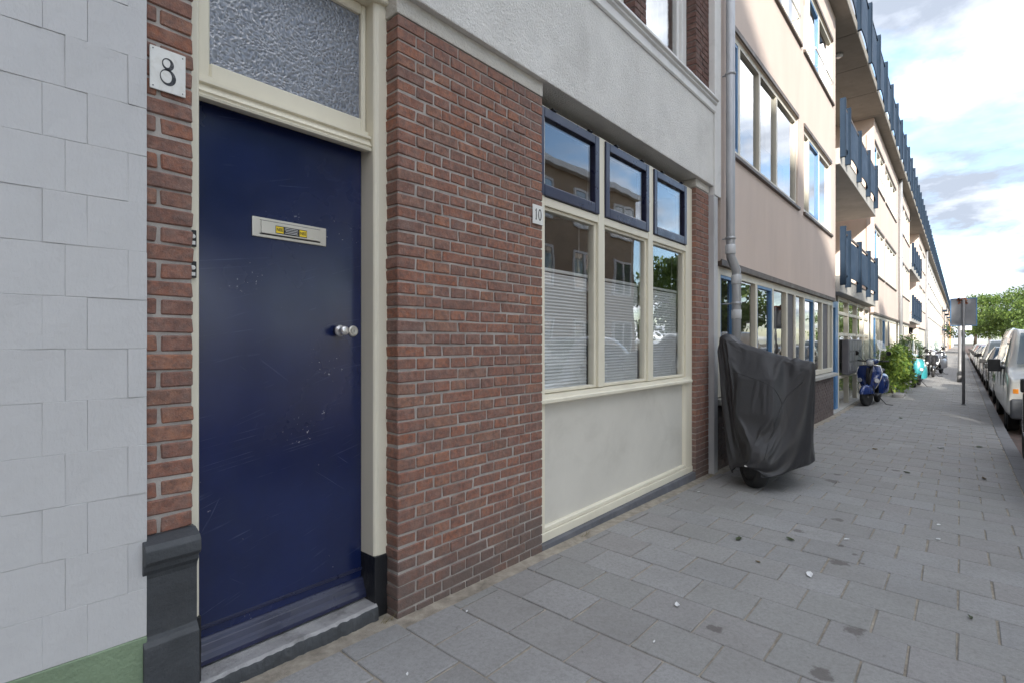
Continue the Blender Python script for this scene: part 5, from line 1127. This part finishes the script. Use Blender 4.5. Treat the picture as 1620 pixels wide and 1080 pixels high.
def car_prof(h=1.45, L=4.2, hatch=True):
    return [(0, .34, .58, .66, .66, .56), (.12, .26, .70, .80, .76, .68), (.75, .22, .84, .86, .90, .74), (1.10, .2, .90, .87, .98, .72), (1.75, .2, .93, .87, h - .06, .60), (2.3, .2, .94, .87, h, .60), (3.2, .2, .95, .86, h - .05, .58), (L - .35, .24, .95, .84, 1.12 if hatch else 1.0, .62), (L - .08, .30, .90, .78, .96, .64), (L, .36, .8, .66, .86, .55)]
def car_g(h=1.45, L=4.2): return dict(side=[[(1.45, .845, .96), (2.35, .85, .97), (2.35, .64, h - .10), (1.85, .64, h - .13)], [(2.42, .85, .97), (3.35, .84, .98), (3.15, .63, h - .13), (2.42, .64, h - .10)]], front=[(1.08, -.68, 1.0), (1.08, .68, 1.0), (1.72, .54, h - .05), (1.72, -.54, h - .05)], rear=[(L - .30, -.56, 1.10), (L - .30, .56, 1.10), (3.30, .52, h - .08), (3.30, -.52, h - .08)], light=.66, mirror=(1.42, 1.0 if h < 1.6 else 1.12), belt=.93, doors=(1.35, 2.38, 3.35), bh=.2)
def car(label, x, paint, nose=-1, L=4.2, h=1.45, y=-1.52, group=None): return vehicle(label, 'car', 'parked_car', (x if nose < 0 else x + L, y, zr(x)), paint, car_prof(h, L), .87, (.78, L - .85), .31, nose, group, car_g(h, L), False)
car('silver car cut off by the right edge in front of the van', 5.9, 'car_silver', -1, 4.3, 1.62, -1.47)
car('black car parked directly behind the white van', 18.6, 'car_black', -1, 4.3, 1.47); car('dark grey car parked second behind the white van', 23.8, 'car_grey', -1, 4.2, 1.5)
car('white tall car parked third behind the van', 28.8, 'car_white', -1, 4.4, 1.72); car('beige car parked fourth behind the van', 34.0, 'car_beige', -1, 4.2, 1.45)
car('silver car parked fifth behind the van', 39.4, 'car_silver', -1); car('dark blue car parked sixth behind the van', 44.8, 'car_blue', -1); car('red car parked far down the kerb', 50.5, 'car_red', -1)
car('white car parked at the far end of the row', 56, 'car_white', -1, 4.3, 1.5); car('grey car last in the visible row', 61.5, 'car_grey', -1)

# ------------------------------------------------------------------ litter on the pavement
def scrap(name, label, cat, x, y, s_, mat, group, seed):
    r_ = random.Random(seed); m = MB(); n = 7; a0 = r_.uniform(0, 6.28); pts = []
    for k in range(n):
        a = a0 + 2 * math.pi * k / n; rr = s_ * r_.uniform(.45, 1.0); pts.append((rr * math.cos(a) * 1.5, rr * math.sin(a) * .75, .004 + r_.uniform(0, s_ * (.12 if mat == 'paper' else .35))))
    pts.append((0, 0, .003)); m.add(pts, [(k, (k + 1) % n, n) for k in range(n)]); m.add([(p[0] * .96, p[1] * .96, p[2] - .0015) for p in pts], [((k + 1) % n, k, n) for k in range(n)])
    o = m.build(name, MAT[mat], None, fixn=False); o.location = (x, y, zg(x, y) + .003); o.rotation_euler = (0, 0, r_.uniform(0, 6.28)); tag(o, label, cat, group)
LEAF, PAP = 'small curled dry leaf lying on the grey paving', 'tiny white paper scrap lying on the grey paving'
LF = [(3.718, 1.16, .030, 'green-brown leaf on the paving in front of the covered scooter, nearer the wall'), (3.965, .893, .028, 'green-brown leaf on the paving in front of the covered scooter, nearer the street'), (7.411, -.187, .055, 'large dark leaf lying near the kerb before the van'), (7.132, .446, .032, LEAF), (9.335, .212, .045, LEAF), (3.405, .943, .018, LEAF), (3.442, -.036, .018, LEAF), (12.816, .901, .05, LEAF), (8.495, .871, .04, LEAF), (9.9, -.2, .05, LEAF)]
for i, (x_, y_, s_, lb_) in enumerate(LF): scrap('fallen_leaf', lb_, 'leaf', x_, y_, s_, 'dry_leaf' if i % 3 == 2 else 'green_litter', 'leaves on the paving' if lb_ == LEAF else None, 40 + i)
PA = [(3.43, .668, .032, 'largest torn white paper scrap in the middle of the paving'), (2.151, 1.03, .009, PAP), (2.541, 1.09, .022, 'pale bluish paper scrap on the slabs before the window panel'), (4.266, .601, .020, PAP), (4.74, .118, .020, PAP), (5.138, .128, .018, PAP), (1.755, 1.819, .010, PAP), (4.684, 1.811, .013, PAP), (1.263, 1.645, .009, PAP)]
for i, (x_, y_, s_, lb_) in enumerate(PA): scrap('paper_scrap', lb_, 'litter', x_, y_, s_, 'paper', 'paper scraps on the paving' if lb_ == PAP else None, 80 + i)
# dry grass in the joint along the house wall
pm('straw', (0.30, 0.25, 0.13), .8, .3, 30, 0)
for i, (x_, y_, lb_) in enumerate(((1.47, 2.035, 'tuft of dry grass at the foot of the brick pier by the door step'), (3.05, 1.975, 'tuft of dry grass at the bluestone strip under the window panel'), (5.35, 1.95, 'tuft of dry grass at the foot of the narrow brick pier'))):
    r_ = random.Random(i + 60); m = MB()
    for _ in range(26):
        a = r_.uniform(0, 6.28); l = r_.uniform(.02, .055); b0 = Vector((x_ + r_.uniform(-.05, .05), y_ + r_.uniform(-.012, .012), zg(x_, y_) - .004)); tip = b0 + Vector((math.cos(a) * l * .8, -abs(math.sin(a)) * l * .5, l * r_.uniform(.4, 1))); sd_ = Vector((-math.sin(a), math.cos(a), 0)) * .0016
        m.add([b0 - sd_, b0 + sd_, tip], [(0, 1, 2)])
    tag(m.build('grass_tuft', MAT['straw'], None, fixn=False), lb_, 'grass', 'dry grass at the wall')
